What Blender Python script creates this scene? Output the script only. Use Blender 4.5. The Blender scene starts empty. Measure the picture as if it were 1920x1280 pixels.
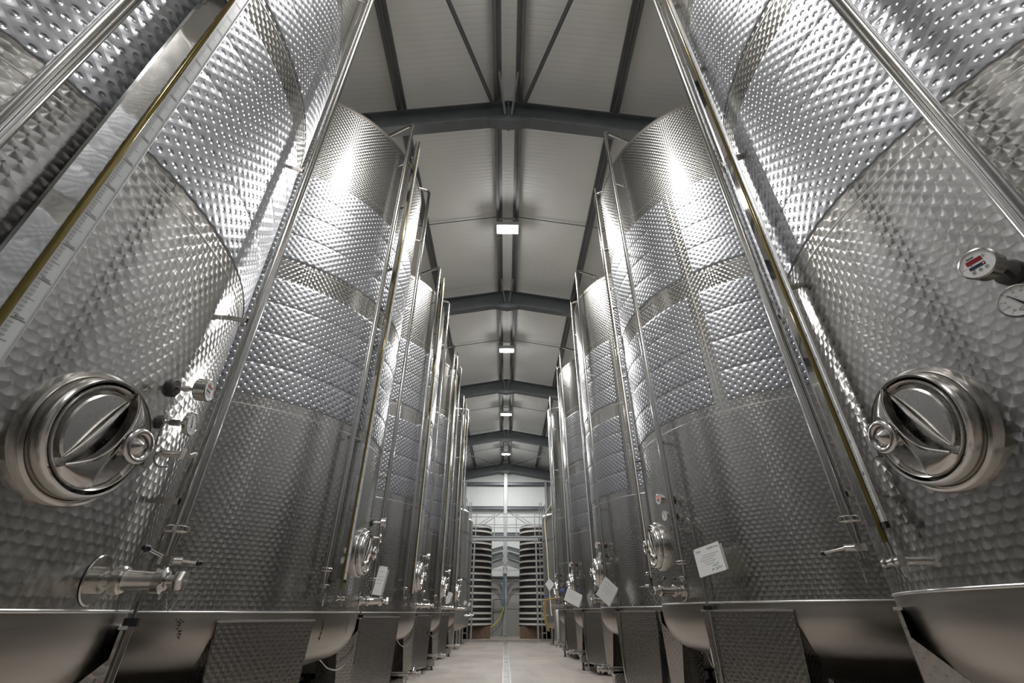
import bpy, bmesh, math, random
from mathutils import Matrix, Vector
random.seed(7)
PI = math.pi
R_ = math.radians
SC = bpy.context.scene
COL = SC.collection

# ------------------------------------------------------------------ camera, world, exposure
F_PX = 831.0
cam_d = bpy.data.cameras.new('camera')
cam_d.sensor_fit = 'HORIZONTAL'
cam_d.sensor_width = 36.0
cam_d.lens = 36.0 * F_PX / 1920.0
cam_d.clip_start = 0.02
cam = bpy.data.objects.new('camera', cam_d)
COL.objects.link(cam)
CAM_Z = 1.08
cam.location = (0, 0, CAM_Z)
cam.rotation_euler = (R_(90 + 31.45), 0, R_(-0.8))
SC.camera = cam

world = bpy.data.worlds.new('world')
SC.world = world
world.use_nodes = True
world.node_tree.nodes['Background'].inputs[0].default_value = (0.55, 0.6, 0.65, 1)
world.node_tree.nodes['Background'].inputs[1].default_value = 0.2
SC.view_settings.view_transform = 'Standard'
SC.view_settings.look = 'None'
SC.view_settings.gamma = 1.0
SC.view_settings.use_curve_mapping = False
SC.view_settings.exposure = -1.82
SC.cycles.use_denoising = True
SC.cycles.use_adaptive_sampling = True
SC.cycles.adaptive_threshold = 0.08
SC.cycles.adaptive_min_samples = 12
SC.cycles.max_bounces = 4
SC.cycles.diffuse_bounces = 2
SC.cycles.glossy_bounces = 4
SC.cycles.blur_glossy = 0.8
SC.cycles.sample_clamp_indirect = 6.0
LAMP_W = 900.0
LAMP_COL = (1.0, 0.985, 0.965)

# ------------------------------------------------------------------ dimensions
R = 1.65
XL, XR = 1.91 * R, 1.99 * R
Y1, SP = 0.95 * R, 2.14 * R
SEAM = 1.08
RIM = 7.27
RAISE = 0.07            # the right-hand row stands a little higher
ROOF0, RSL = 9.52, 0.177   # underside of roof sheet at the ridge, slope
HALF_W = 6.6
Y_BACK, Y_FRONT = 28.9, -9.5
FRAMES_Y = [-7.0, -1.1, 4.85, 10.6, 16.5, 22.4, 28.5]
LAMPS_Y = [-4.1, 1.75, 7.68, 13.45, 19.35, 25.4]

# ------------------------------------------------------------------ materials
def new_mat(name):
    m = bpy.data.materials.new(name)
    m.use_nodes = True
    nt = m.node_tree
    b = nt.nodes['Principled BSDF']
    return m, nt, b

class N:
    """tiny node helper"""
    def __init__(self, nt): self.nt = nt
    def node(self, t, **kw):
        n = self.nt.nodes.new(t)
        for k, v in kw.items(): setattr(n, k, v)
        return n
    def link(self, a, b): self.nt.links.new(a, b)
    def put(self, inp, v):
        if hasattr(v, 'is_linked') or isinstance(v, bpy.types.NodeSocket): self.link(v, inp)
        else: inp.default_value = v
    def m(self, op, a, b=0.0, c=0.0):
        n = self.node('ShaderNodeMath', operation=op)
        self.put(n.inputs[0], a); self.put(n.inputs[1], b); self.put(n.inputs[2], c)
        return n.outputs[0]
    def mix(self, f, a, b):
        n = self.node('ShaderNodeMix', data_type='FLOAT')
        self.put(n.inputs[0], f); self.put(n.inputs[2], a); self.put(n.inputs[3], b)
        return n.outputs[0]
    def mixc(self, f, a, b):
        n = self.node('ShaderNodeMix', data_type='RGBA')
        self.put(n.inputs[0], f); self.put(n.inputs[6], a); self.put(n.inputs[7], b)
        return n.outputs[2]
    def uv(self):
        n = self.node('ShaderNodeUVMap'); n.uv_map = 'UVMap'
        s = self.node('ShaderNodeSeparateXYZ'); self.link(n.outputs[0], s.inputs[0])
        return n.outputs[0], s.outputs[0], s.outputs[1]
    def noise(self, vec, scale, detail=3.0, rough=0.5, sc3=None):
        if sc3:
            mp = self.node('ShaderNodeMapping'); self.link(vec, mp.inputs[0]); mp.inputs[3].default_value = sc3
            vec = mp.outputs[0]
        n = self.node('ShaderNodeTexNoise'); self.link(vec, n.inputs['Vector'])
        n.inputs['Scale'].default_value = scale; n.inputs['Detail'].default_value = detail
        n.inputs['Roughness'].default_value = rough
        return n.outputs['Fac']
    def obj(self):
        return self.node('ShaderNodeTexCoord').outputs['Object']
    def ramp(self, f, p0, p1):
        n = self.node('ShaderNodeMapRange'); self.put(n.inputs[0], f)
        n.inputs[1].default_value = p0; n.inputs[2].default_value = p1
        n.clamp = True
        return n.outputs[0]

def simple(name, col, rough=0.5, metal=0.0, noise=0.0, nscale=6.0, spec=None, bump=0.0, sc3=None, rnoise=0.0):
    m, nt, b = new_mat(name)
    b.inputs['Base Color'].default_value = (*col, 1)
    b.inputs['Roughness'].default_value = rough
    b.inputs['Metallic'].default_value = metal
    if spec is not None: b.inputs['Specular IOR Level'].default_value = spec
    if noise or bump or rnoise:
        n = N(nt); f = n.noise(n.obj(), nscale, 4.0, 0.55, sc3)
        if noise:
            c = n.mixc(f, (*[x * (1 - noise) for x in col], 1), (*[min(1, x * (1 + noise)) for x in col], 1))
            n.link(c, b.inputs['Base Color'])
        if rnoise:
            n.link(n.m('MULTIPLY_ADD', f, rnoise, rough - rnoise * 0.5), b.inputs['Roughness'])
        if bump:
            bp = n.node('ShaderNodeBump'); n.link(f, bp.inputs['Height'])
            bp.inputs['Distance'].default_value = bump; n.link(bp.outputs[0], b.inputs['Normal'])
    return m

def lattice(n, u, v, a, bb):
    """centred lattice: returns offsets (du, dv) from the centre of the point's diamond cell"""
    ua, vb = n.m('DIVIDE', u, a), n.m('DIVIDE', v, bb)
    p, q = n.m('ADD', vb, ua), n.m('SUBTRACT', vb, ua)
    dp = n.m('SUBTRACT', n.m('FRACT', p), 0.5)
    dq = n.m('SUBTRACT', n.m('FRACT', q), 0.5)
    du = n.m('MULTIPLY', n.m('SUBTRACT', dp, dq), a * 0.5)
    dv = n.m('MULTIPLY', n.m('ADD', dp, dq), bb * 0.5)
    return du, dv, n.m('FLOOR', p), n.m('FLOOR', q)

def dist(n, x, y):
    return n.m('SQRT', n.m('ADD', n.m('MULTIPLY', x, x), n.m('MULTIPLY', y, y)))

def tilted_normal(n, kx, ky):
    """surface normal leaned by kx along the u direction and ky along the v direction of the UV map"""
    g = n.node('ShaderNodeNewGeometry').outputs['Normal']
    tg = n.node('ShaderNodeTangent', direction_type='UV_MAP'); tg.uv_map = 'UVMap'
    def vm(op, a, b=None, s=None):
        k = n.node('ShaderNodeVectorMath', operation=op)
        n.link(a, k.inputs[0])
        if b is not None: n.link(b, k.inputs[1])
        if s is not None: n.link(s, k.inputs['Scale'])
        return k.outputs[0]
    B = vm('CROSS_PRODUCT', g, tg.outputs[0])
    v = vm('ADD', g, vm('ADD', vm('SCALE', tg.outputs[0], s=kx), vm('SCALE', B, s=ky)))
    return vm('NORMALIZE', v), tg.outputs[0]

def mat_perlage(name='engine_turned_steel', a=0.056, b=0.070, rr=0.032, col=(0.58, 0.572, 0.552), rough=0.225, tilt=0.062, aniso=0.85):
    m, nt, bs = new_mat(name); n = N(nt)
    uv, u, v = n.uv()
    du, dv, ip, iq = lattice(n, u, v, a, b)
    # overlapping discs, the upper neighbours lying on top
    x1, y1 = n.m('SUBTRACT', du, a / 2), n.m('SUBTRACT', dv, b / 2)
    x2 = n.m('ADD', du, a / 2)
    s1 = n.m('LESS_THAN', dist(n, x1, y1), rr)
    s2 = n.m('LESS_THAN', dist(n, x2, y1), rr)
    X = n.mix(s1, n.mix(s2, du, x2), x1)
    Y = n.mix(n.m('MAXIMUM', s1, s2), dv, y1)
    ang = n.m('DIVIDE', n.m('ARCTAN2', Y, X), 2 * PI)
    bs.inputs['Metallic'].default_value = 1.0
    bs.inputs['Anisotropic'].default_value = aniso
    n.link(ang, bs.inputs['Anisotropic Rotation'])
    # each disc is ground very slightly hollow
    nn, tg = tilted_normal(n, n.m('MULTIPLY', X, -tilt / rr), n.m('MULTIPLY', Y, -tilt / rr))
    n.link(nn, bs.inputs['Normal']); n.link(tg, bs.inputs['Tangent'])
    bs.inputs['Base Color'].default_value = (*col, 1)
    bs.inputs['Roughness'].default_value = rough
    return m

def mat_dimple():
    m, nt, bs = new_mat('dimpled_steel'); n = N(nt)
    uv, u, v = n.uv()
    du, dv, ip, iq = lattice(n, u, v, 0.082, 0.075)
    r = dist(n, du, dv)
    def dss(e0, e1, amp):      # slope of a smooth step of height amp between the radii e0 and e1
        t = n.ramp(r, e0, e1)
        return n.m('MULTIPLY', n.m('MULTIPLY', t, n.m('SUBTRACT', 1.0, t)), 6.0 * amp / (e1 - e0))
    sl = n.m('ADD', dss(0.0, 0.038, 0.0026), dss(0.003, 0.016, 0.0044))
    k = n.m('DIVIDE', n.m('MULTIPLY', sl, -1.0), n.m('ADD', r, 0.001))
    nn, tg = tilted_normal(n, n.m('MULTIPLY', du, k), n.m('MULTIPLY', dv, k))
    n.link(nn, bs.inputs['Normal'])
    bs.inputs['Metallic'].default_value = 1.0
    bs.inputs['Base Color'].default_value = (0.57, 0.58, 0.61, 1)
    bs.inputs['Roughness'].default_value = 0.34
    return m

def mat_brushed(name, col, rough, sc3):
    m, nt, bs = new_mat(name); n = N(nt)
    o = n.obj()
    f = n.noise(o, 3.0, 5.0, 0.6, sc3)
    bs.inputs['Metallic'].default_value = 1.0
    c = n.mixc(f, (*[x * 0.82 for x in col], 1), (*[min(1, x * 1.12) for x in col], 1))
    n.link(c, bs.inputs['Base Color'])
    n.link(n.m('MULTIPLY_ADD', f, 0.16, rough - 0.08), bs.inputs['Roughness'])
    return m

def mat_ribs(name, col, rough, freq, amp, axis, spec=0.4, noise=0.05):
    m, nt, bs = new_mat(name); n = N(nt)
    o = n.obj(); s = n.node('ShaderNodeSeparateXYZ'); n.link(o, s.inputs[0])
    w = n.m('SINE', n.m('MULTIPLY', s.outputs[axis], freq * 2 * PI))
    w = n.m('POWER', n.m('ABSOLUTE', w), 0.35)
    bp = n.node('ShaderNodeBump'); bp.inputs['Distance'].default_value = amp
    n.link(w, bp.inputs['Height']); n.link(bp.outputs[0], bs.inputs['Normal'])
    f = n.noise(o, 0.7, 3.0)
    c = n.mixc(f, (*[x * (1 - noise) for x in col], 1), (*[min(1, x * (1 + noise)) for x in col], 1))
    n.link(c, bs.inputs['Base Color'])
    bs.inputs['Roughness'].default_value = rough
    bs.inputs['Specular IOR Level'].default_value = spec
    return m

def mat_floor():
    m, nt, bs = new_mat('concrete_floor'); n = N(nt)
    o = n.obj()
    f1 = n.noise(o, 0.55, 5.0, 0.6); f2 = n.noise(o, 6.0, 6.0, 0.65); f3 = n.noise(o, 1.3, 4.0, 0.6, (2.2, 0.5, 1))
    f = n.m('ADD', n.m('MULTIPLY', f1, 0.5), n.m('ADD', n.m('MULTIPLY', f2, 0.25), n.m('MULTIPLY', f3, 0.25)))
    f = n.ramp(f, 0.34, 0.66)
    c = n.mixc(f, (0.25, 0.22, 0.195, 1), (0.43, 0.395, 0.355, 1))
    n.link(c, bs.inputs['Base Color'])
    n.link(n.m('MULTIPLY_ADD', f3, 0.3, 0.30), bs.inputs['Roughness'])
    bp = n.node('ShaderNodeBump'); bp.inputs['Distance'].default_value = 0.002
    n.link(f2, bp.inputs['Height']); n.link(bp.outputs[0], bs.inputs['Normal'])
    return m

def emission(name, col, strength):
    m, nt, bs = new_mat(name)
    bs.inputs['Base Color'].default_value = (*col, 1)
    bs.inputs['Emission Color'].default_value = (*col, 1)
    bs.inputs['Emission Strength'].default_value = strength
    m.cycles.emission_sampling = 'NONE'
    return m

M_PERL = mat_perlage()
M_PERL2 = mat_perlage('engine_turned_plate', 0.052, 0.056, 0.029, (0.47, 0.455, 0.435), 0.25, 0.09, 0.85)
M_DIMP = mat_dimple()
M_DOME = mat_brushed('satin_steel', (0.47, 0.445, 0.41), 0.34, (0.4, 0.4, 5.0))
M_PLAIN = mat_brushed('plain_tank_steel', (0.58, 0.58, 0.57), 0.24, (3.0, 3.0, 0.25))
M_SHORT = mat_brushed('dull_tank_steel', (0.55, 0.55, 0.54), 0.45, (3.0, 3.0, 0.4))
M_PIPE = simple('polished_pipe_steel', (0.66, 0.65, 0.63), 0.16, 1.0)
M_POL = simple('polished_steel', (0.64, 0.62, 0.59), 0.20, 1.0, rnoise=0.08, nscale=30)
M_LID = simple('satin_lid_steel', (0.58, 0.565, 0.54), 0.27, 1.0, rnoise=0.06, nscale=20)
M_MIRR = simple('mirror_steel', (0.70, 0.70, 0.69), 0.05, 1.0, bump=0.006, nscale=1.1)
M_WELD = simple('weld_bead', (0.80, 0.80, 0.79), 0.38, 1.0)
M_GALV = simple('galvanised_beam', (0.155, 0.17, 0.18), 0.45, 0.35, noise=0.25, nscale=3)
M_GALVL = simple('light_galvanised', (0.42, 0.44, 0.45), 0.42, 0.4, noise=0.2, nscale=4)
M_PURL = simple('purlin_steel', (0.17, 0.175, 0.175), 0.42, 0.4, noise=0.25, nscale=5)
M_ROOF = mat_ribs('roof_sheet', (0.86, 0.865, 0.835), 0.40, 5.5, 0.004, 1)
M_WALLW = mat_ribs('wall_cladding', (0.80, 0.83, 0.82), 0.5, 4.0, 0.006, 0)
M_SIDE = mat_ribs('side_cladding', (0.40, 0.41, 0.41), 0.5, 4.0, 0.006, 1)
M_CONC = simple('concrete_wall', (0.40, 0.395, 0.37), 0.8, 0.0, noise=0.15, nscale=2)
M_FLOOR = mat_floor()
M_BLACK = simple('black_plastic', (0.012, 0.012, 0.014), 0.25)
M_RUB = simple('dark_rubber', (0.03, 0.028, 0.026), 0.6)
M_WHITE = simple('white_plate', (0.78, 0.79, 0.79), 0.4)
M_SCALE = simple('scale_white', (0.62, 0.64, 0.65), 0.35)
M_INK = simple('black_ink', (0.015, 0.015, 0.017), 0.5)
M_GREEN = simple('green_ink', (0.03, 0.33, 0.17), 0.5)
M_REDINK = simple('dark_red_ink', (0.10, 0.02, 0.03), 0.5)
M_FADED = simple('faded_ink', (0.47, 0.46, 0.46), 0.6)
M_GOLD = simple('sight_tube_gold', (0.17, 0.13, 0.04), 0.12, 0.55)
M_PAPER = simple('paper_sheet', (0.74, 0.76, 0.76), 0.55, noise=0.04, nscale=12)
M_SLEEVE = simple('clear_sleeve', (0.42, 0.40, 0.36), 0.25)
M_REDD = simple('red_display', (0.24, 0.012, 0.012), 0.2)
M_REDON = emission('lit_red_display', (1.0, 0.05, 0.05), 1.6)
M_LED = emission('red_led', (1.0, 0.12, 0.10), 2.5)
M_NAVY = simple('navy_display', (0.015, 0.03, 0.06), 0.2)
M_STAVE = simple('black_staves', (0.022, 0.020, 0.019), 0.55, noise=0.5, nscale=7, sc3=(4, 4, 0.5))
M_HOOP = simple('pale_hoops', (0.66, 0.64, 0.58), 0.5, noise=0.12, nscale=6)
M_WOOD = simple('timber_block', (0.15, 0.10, 0.062), 0.7, noise=0.35, nscale=5, sc3=(4, 4, 1))
M_YEL = simple('yellow_hose', (0.62, 0.60, 0.05), 0.4)
M_ORA = simple('amber_hose', (0.36, 0.24, 0.08), 0.4)
M_CREAM = simple('cream_hose', (0.66, 0.61, 0.44), 0.45)
M_BLUE = simple('blue_plastic', (0.03, 0.08, 0.38), 0.35)
M_BLUEP = simple('blue_grey_pipe', (0.14, 0.24, 0.40), 0.4)
M_CABLE = simple('grey_cable', (0.16, 0.16, 0.155), 0.5)
M_LAMP = emission('lamp_lens', LAMP_COL, 60.0)
M_BOX = simple('grey_box', (0.60, 0.62, 0.62), 0.45)
M_DIRT = simple('black_grime', (0.02, 0.019, 0.015), 0.8)

# ------------------------------------------------------------------ mesh building
class MB:
    def __init__(s): s.v = []; s.f = []; s.uv = []
    def add(s, vs, fs, uv=None, M=None):
        o = len(s.v)
        for i, p in enumerate(vs):
            p = Vector(p)
            if M is not None: p = M @ p
            s.v.append(p[:]); s.uv.append(uv[i] if uv else (p[0] + p[1], p[2]))
        for f in fs: s.f.append([i + o for i in f])
        return s

def box(mb, c, s, M=None):
    x, y, z = c; a, b, d = s[0] / 2, s[1] / 2, s[2] / 2
    vs = [(x + i * a, y + j * b, z + k * d) for i in (-1, 1) for j in (-1, 1) for k in (-1, 1)]
    fs = [(0, 1, 3, 2), (4, 6, 7, 5), (0, 4, 5, 1), (2, 3, 7, 6), (0, 2, 6, 4), (1, 5, 7, 3)]
    return mb.add(vs, fs, M=M)

def lathe(mb, prof, M=None, n=28, closed=False):
    vs = []; idx = []
    for r, z in prof:
        if r < 1e-6: idx.append([len(vs)] * n); vs.append((0, 0, z))
        else:
            idx.append(list(range(len(vs), len(vs) + n)))
            vs += [(r * math.cos(2 * PI * i / n), r * math.sin(2 * PI * i / n), z) for i in range(n)]
    fs = []
    rings = list(range(len(prof) - 1))
    pairs = [(j, j + 1) for j in rings] + ([(len(prof) - 1, 0)] if closed else [])
    for j, k in pairs:
        for i in range(n):
            q = [idx[j][i], idx[j][(i + 1) % n], idx[k][(i + 1) % n], idx[k][i]]
            u = []
            for t in q:
                if t not in u: u.append(t)
            if len(u) > 2: fs.append(u)
    return mb.add(vs, fs, M=M)

def cyl(mb, p0, p1, r, n=14, r1=None, M=None):
    p0, p1 = Vector(p0), Vector(p1); d = p1 - p0; L = d.length
    Q = d.to_track_quat('Z', 'Y').to_matrix().to_4x4(); Q.translation = p0
    if M is not None: Q = M @ Q
    r1 = r if r1 is None else r1
    return lathe(mb, [(0, 0), (r, 0), (r1, L), (0, L)], Q, n)

def tube(mb, pts, r, n=10, M=None, caps=True):
    P = [Vector(p) for p in pts]; m = len(P)
    rs = r if isinstance(r, (list, tuple)) else [r] * m
    T = []
    for i in range(m):
        a = P[min(i + 1, m - 1)] - P[max(i - 1, 0)]
        T.append(a.normalized())
    up = Vector((0, 0, 1)) if abs(T[0].z) < 0.9 else Vector((1, 0, 0))
    X = T[0].cross(up).normalized()
    vs = []; fs = []
    for i in range(m):
        X = (X - T[i] * X.dot(T[i])).normalized(); Y = T[i].cross(X)
        for k in range(n):
            a = 2 * PI * k / n
            vs.append((P[i] + (X * math.cos(a) + Y * math.sin(a)) * rs[i])[:])
    for i in range(m - 1):
        for k in range(n):
            fs.append((i * n + k, i * n + (k + 1) % n, (i + 1) * n + (k + 1) % n, (i + 1) * n + k))
    if caps: fs += [tuple(range(n - 1, -1, -1)), tuple(range((m - 1) * n, m * n))]
    return mb.add(vs, fs, M=M)

def fillet(pts, rad, n=5):
    """round the corners of a polyline"""
    P = [Vector(p) for p in pts]; out = [P[0]]
    for i in range(1, len(P) - 1):
        a, b = (P[i - 1] - P[i]), (P[i + 1] - P[i])
        d = min(rad, a.length * 0.49, b.length * 0.49)
        p0, p1 = P[i] + a.normalized() * d, P[i] + b.normalized() * d
        for k in range(n + 1):
            t = k / n
            out.append(p0 * (1 - t) ** 2 + P[i] * 2 * t * (1 - t) + p1 * t * t)
    out.append(P[-1]); return out

def spline(pts, n=8):
    P = [Vector(p) for p in pts]; P = [P[0]] + P + [P[-1]]; out = []
    for i in range(1, len(P) - 2):
        for k in range(n):
            t = k / n
            a, b, c, d = P[i - 1], P[i], P[i + 1], P[i + 2]
            out.append(0.5 * ((2 * b) + (c - a) * t + (2 * a - 5 * b + 4 * c - d) * t * t + (3 * b - a - 3 * c + d) * t ** 3))
    out.append(P[-2]); return out

def prism(mb, poly, z0, z1, M=None, bevel=0.0):
    n = len(poly)
    if not bevel:
        vs = [(x, y, z0) for x, y in poly] + [(x, y, z1) for x, y in poly]
        fs = [tuple(range(n - 1, -1, -1)), tuple(range(n, 2 * n))]
        fs += [(i, (i + 1) % n, n + (i + 1) % n, n + i) for i in range(n)]
        return mb.add(vs, fs, M=M)
    area = sum(poly[i][0] * poly[(i + 1) % n][1] - poly[(i + 1) % n][0] * poly[i][1] for i in range(n))
    sg = 1 if area > 0 else -1
    ins = []
    for i in range(n):
        p, a, b = Vector(poly[i]), Vector(poly[i - 1]), Vector(poly[(i + 1) % n])
        t = ((p - a).normalized() + (b - p).normalized())
        t = t.normalized() if t.length > 1e-6 else (p - a).normalized()
        nn = Vector((-t.y, t.x)) * sg
        ins.append(p + nn * bevel)
    vs = [(x, y, z0) for x, y in poly] + [(x, y, z1 - bevel) for x, y in poly] + [(p.x, p.y, z1) for p in ins]
    fs = [tuple(range(n - 1, -1, -1)), tuple(range(2 * n, 3 * n))]
    for k in (0, n):
        fs += [(k + i, k + (i + 1) % n, k + n + (i + 1) % n, k + n + i) for i in range(n)]
    return mb.add(vs, fs, M=M)

def cylpatch(mb, ph0, ph1, prof, n, rref=R):
    """part of a vertical cylinder, prof = [(z, r)], UV in metres"""
    vs = []; uv = []; fs = []; m = len(prof)
    for i in range(n + 1):
        a = ph0 + (ph1 - ph0) * i / n
        s = 0
        for j, (z, r) in enumerate(prof):
            vs.append((r * math.cos(a), -r * math.sin(a), z)); uv.append((-a * rref, z))
    for i in range(n):
        for j in range(m - 1):
            fs.append((i * m + j, i * m + j + 1, (i + 1) * m + j + 1, (i + 1) * m + j))
    return mb.add(vs, fs, uv)

def mesh(name, mb, mat, angle=35, recalc=True):
    me = bpy.data.meshes.new(name)
    me.from_pydata(mb.v, [], mb.f)
    me.update()
    uvl = me.uv_layers.new(name='UVMap')
    idx = [0] * len(me.loops)
    me.loops.foreach_get('vertex_index', idx)
    flat = []
    for i in idx: flat += mb.uv[i]
    uvl.data.foreach_set('uv', flat)
    if recalc:
        bm = bmesh.new(); bm.from_mesh(me)
        bmesh.ops.recalc_face_normals(bm, faces=bm.faces)
        bm.to_mesh(me); bm.free()
    me.shade_smooth()
    me.set_sharp_from_angle(angle=R_(angle))
    me.materials.append(mat)
    return me

def obj(name, data, parent=None, loc=None, rotz=None):
    o = bpy.data.objects.new(name, data); COL.objects.link(o)
    if parent is not None: o.parent = parent
    if loc is not None: o.location = loc
    if rotz is not None: o.rotation_euler = (0, 0, rotz)
    return o

def part(name, mb, mat, parent, angle=35, recalc=True, label=None):
    o = obj(name, mesh(name, mb, mat, angle, recalc), parent)
    if label: o['label'] = label
    return o

def empty(name, label, cat, loc=(0, 0, 0), rotz=0.0, group=None):
    o = bpy.data.objects.new(name, None); COL.objects.link(o)
    o.location = loc; o.rotation_euler = (0, 0, rotz); o.empty_display_size = 0.2
    o['label'] = label; o['category'] = cat
    if group: o['group'] = group
    return o

def tag(o, label, cat, group=None):
    o['label'] = label; o['category'] = cat
    if group: o['group'] = group
    return o

def struct(name, mb, mat, parent=None, angle=35, recalc=True):
    o = obj(name, mesh(name, mb, mat, angle, recalc), parent)
    if parent is None: o['kind'] = 'structure'
    return o

def copy_tree(o, parent=None):
    c = o.copy(); COL.objects.link(c); c.parent = parent
    if c.data is not None: c.data = c.data.copy()
    for ch in list(o.children): copy_tree(ch, c)
    return c

_txt = {}
def text_geo(s, size, align='LEFT'):
    key = (s, size, align)
    if key in _txt: return _txt[key]
    cu = bpy.data.curves.new('t', 'FONT'); cu.body = s; cu.size = size; cu.align_x = align; cu.resolution_u = 2
    o = bpy.data.objects.new('t', cu); COL.objects.link(o)
    dg = bpy.context.evaluated_depsgraph_get()
    me = o.evaluated_get(dg).to_mesh()
    g = ([v.co[:] for v in me.vertices], [tuple(p.vertices) for p in me.polygons])
    o.evaluated_get(dg).to_mesh_clear()
    bpy.data.objects.remove(o); bpy.data.curves.remove(cu)
    _txt[key] = g
    return g

def text(mb, s, size, x, y, M, z=0.0, align='LEFT'):
    vs, fs = text_geo(s, size, align)
    return mb.add([(a + x, b + y, z) for a, b, _ in vs], fs, M=M)

def frame(phi, z, r):
    """frame on the tank wall: x = along the wall (to the right seen from outside), y = up, z = outward"""
    a = R_(phi); c, s = math.cos(a), math.sin(a)
    return Matrix(((s, 0, c, r * c), (c, 0, -s, -r * s), (0, 1, 0, z), (0, 0, 0, 1)))

def quad(mb, x0, x1, y0, y1, M, z=0.0):
    return mb.add([(x0, y0, z), (x1, y0, z), (x1, y1, z), (x0, y1, z)], [(0, 1, 2, 3)], M=M)

# ================================================================== the building
fl = MB()
DX, DW = 0.045, 0.085     # drain channel centre and half width
for x0, x1 in ((-HALF_W, DX - DW), (DX + DW, HALF_W)):
    box(fl, ((x0 + x1) / 2, (Y_FRONT + Y_BACK) / 2, -0.06), (x1 - x0, Y_BACK - Y_FRONT, 0.12))
box(fl, (DX, (Y_FRONT + Y_BACK) / 2, -0.11), (2 * DW, Y_BACK - Y_FRONT, 0.02))
struct('floor', fl, M_FLOOR)

def roof_sheet(side):
    mb = MB(); s = side; t = 0.08
    x1 = HALF_W * s
    a = (0, ROOF0); b = (x1, ROOF0 - RSL * HALF_W)
    vs = []
    for y in (Y_FRONT, Y_BACK):
        vs += [(a[0], y, a[1]), (b[0], y, b[1]), (b[0], y, b[1] + t), (a[0], y, a[1] + t)]
    fs = [(0, 1, 5, 4), (1, 2, 6, 5), (2, 3, 7, 6), (3, 0, 4, 7), (0, 3, 2, 1), (4, 5, 6, 7)]
    mb.add(vs, fs); return mb
ceiling = struct('ceiling', roof_sheet(-1), M_ROOF)
struct('ceiling', roof_sheet(1), M_ROOF)

def wall_x(name, x, out):
    mb = MB(); h = ROOF0 - RSL * HALF_W + 0.05
    box(mb, (x + out * 0.06, (Y_FRONT + Y_BACK) / 2, h / 2), (0.12, Y_BACK - Y_FRONT, h))
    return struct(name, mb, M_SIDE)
wall_x('wall_left', -HALF_W, -1); wall_x('wall_right', HALF_W, 1)

def gable(name, y, out, mat, z0=0.0):
    mb = MB(); e = ROOF0 - RSL * HALF_W
    poly = [(-HALF_W, z0), (HALF_W, z0), (HALF_W, e + 0.05), (0, ROOF0 + 0.05), (-HALF_W, e + 0.05)]
    M = Matrix(((1, 0, 0, 0), (0, 0, -1, y), (0, 1, 0, 0), (0, 0, 0, 1)))
    prism(mb, poly, 0, 0.12 * out, M)
    return struct(name, mb, mat)
gable('wall_back', Y_BACK, -1, M_WALLW)
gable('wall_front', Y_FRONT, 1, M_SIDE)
mb = MB(); box(mb, (0, Y_BACK - 0.08, 1.40), (2 * HALF_W, 0.16, 2.80)); struct('wall_lower', mb, M_CONC)
mb = MB(); box(mb, (0, Y_BACK - 0.15, 2.83), (2 * HALF_W, 0.30, 0.06)); struct('trim_ledge', mb, M_GALV)
# dark joint strips of the lower concrete wall
mb = MB()
for z in (1.25, 1.95): box(mb, (0, Y_BACK - 0.162, z), (2 * HALF_W, 0.006, 0.02))
struct('trim_joint', mb, M_GALV)

# portal frames
def portal(y, name, label):
    root = empty('roof_frame', label, 'roof frame', (0, y, 0), 0, 'steel roof frames')
    top0, bot0 = 9.30, 8.80
    for s in (-1, 1):
        for nm, za, zb, w in (('top_flange', top0, top0 - 0.03, 0.2), ('web', top0 - 0.03, bot0 + 0.03, 0.025), ('bottom_flange', bot0 + 0.03, bot0, 0.2)):
            mb = MB(); xe = HALF_W - 0.02
            d = RSL * xe
            vs = []
            for yy in (-w / 2, w / 2):
                vs += [(0, yy, za), (s * xe, yy, za - d), (s * xe, yy, zb - d), (0, yy, zb)]
            mb.add(vs, [(0, 1, 2, 3), (4, 7, 6, 5), (0, 4, 5, 1), (1, 5, 6, 2), (2, 6, 7, 3), (3, 7, 4, 0)])
            part(nm, mb, M_GALV, root)
        mb = MB(); h = bot0 - RSL * HALF_W + 0.3
        box(mb, (s * (HALF_W - 0.2), 0, h / 2), (0.3, 0.02, h))
        box(mb, (s * (HALF_W - 0.35), 0, h / 2), (0.02, 0.2, h))
        box(mb, (s * (HALF_W - 0.05), 0, h / 2), (0.02, 0.2, h))
        part('column', mb, M_GALV, root)
    mb = MB(); box(mb, (0, 0, 8.98), (0.03, 0.22, 0.62)); part('apex_plate', mb, M_GALV, root)
    mb = MB()
    prism(mb, [(-0.42, 8.74), (0, 8.66), (0.42, 8.74), (0, 8.81)], -0.09, 0.09, Matrix(((1, 0, 0, 0), (0, 0, 1, 0), (0, 1, 0, 0), (0, 0, 0, 1))))
    part('apex_haunch', mb, M_GALV, root)
    for s in (-1, 1):
        mb = MB(); tube(mb, [(s * 0.17, -0.62, 9.30), (s * 0.06, -0.10, 8.86)], 0.02, 4)
        part('fly_brace', mb, M_GALVL, root)
    return root
ORD = ['behind the viewer, second from the ridge lamp', 'straight overhead', 'nearest in view', 'second in view', 'third in view', 'fourth in view', 'farthest, against the gable wall']
for y, o in list(zip(FRAMES_Y, ORD))[1:]:
    portal(y, 'roof_frame', 'dark grey pitched steel roof frame, ' + o)

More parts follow.
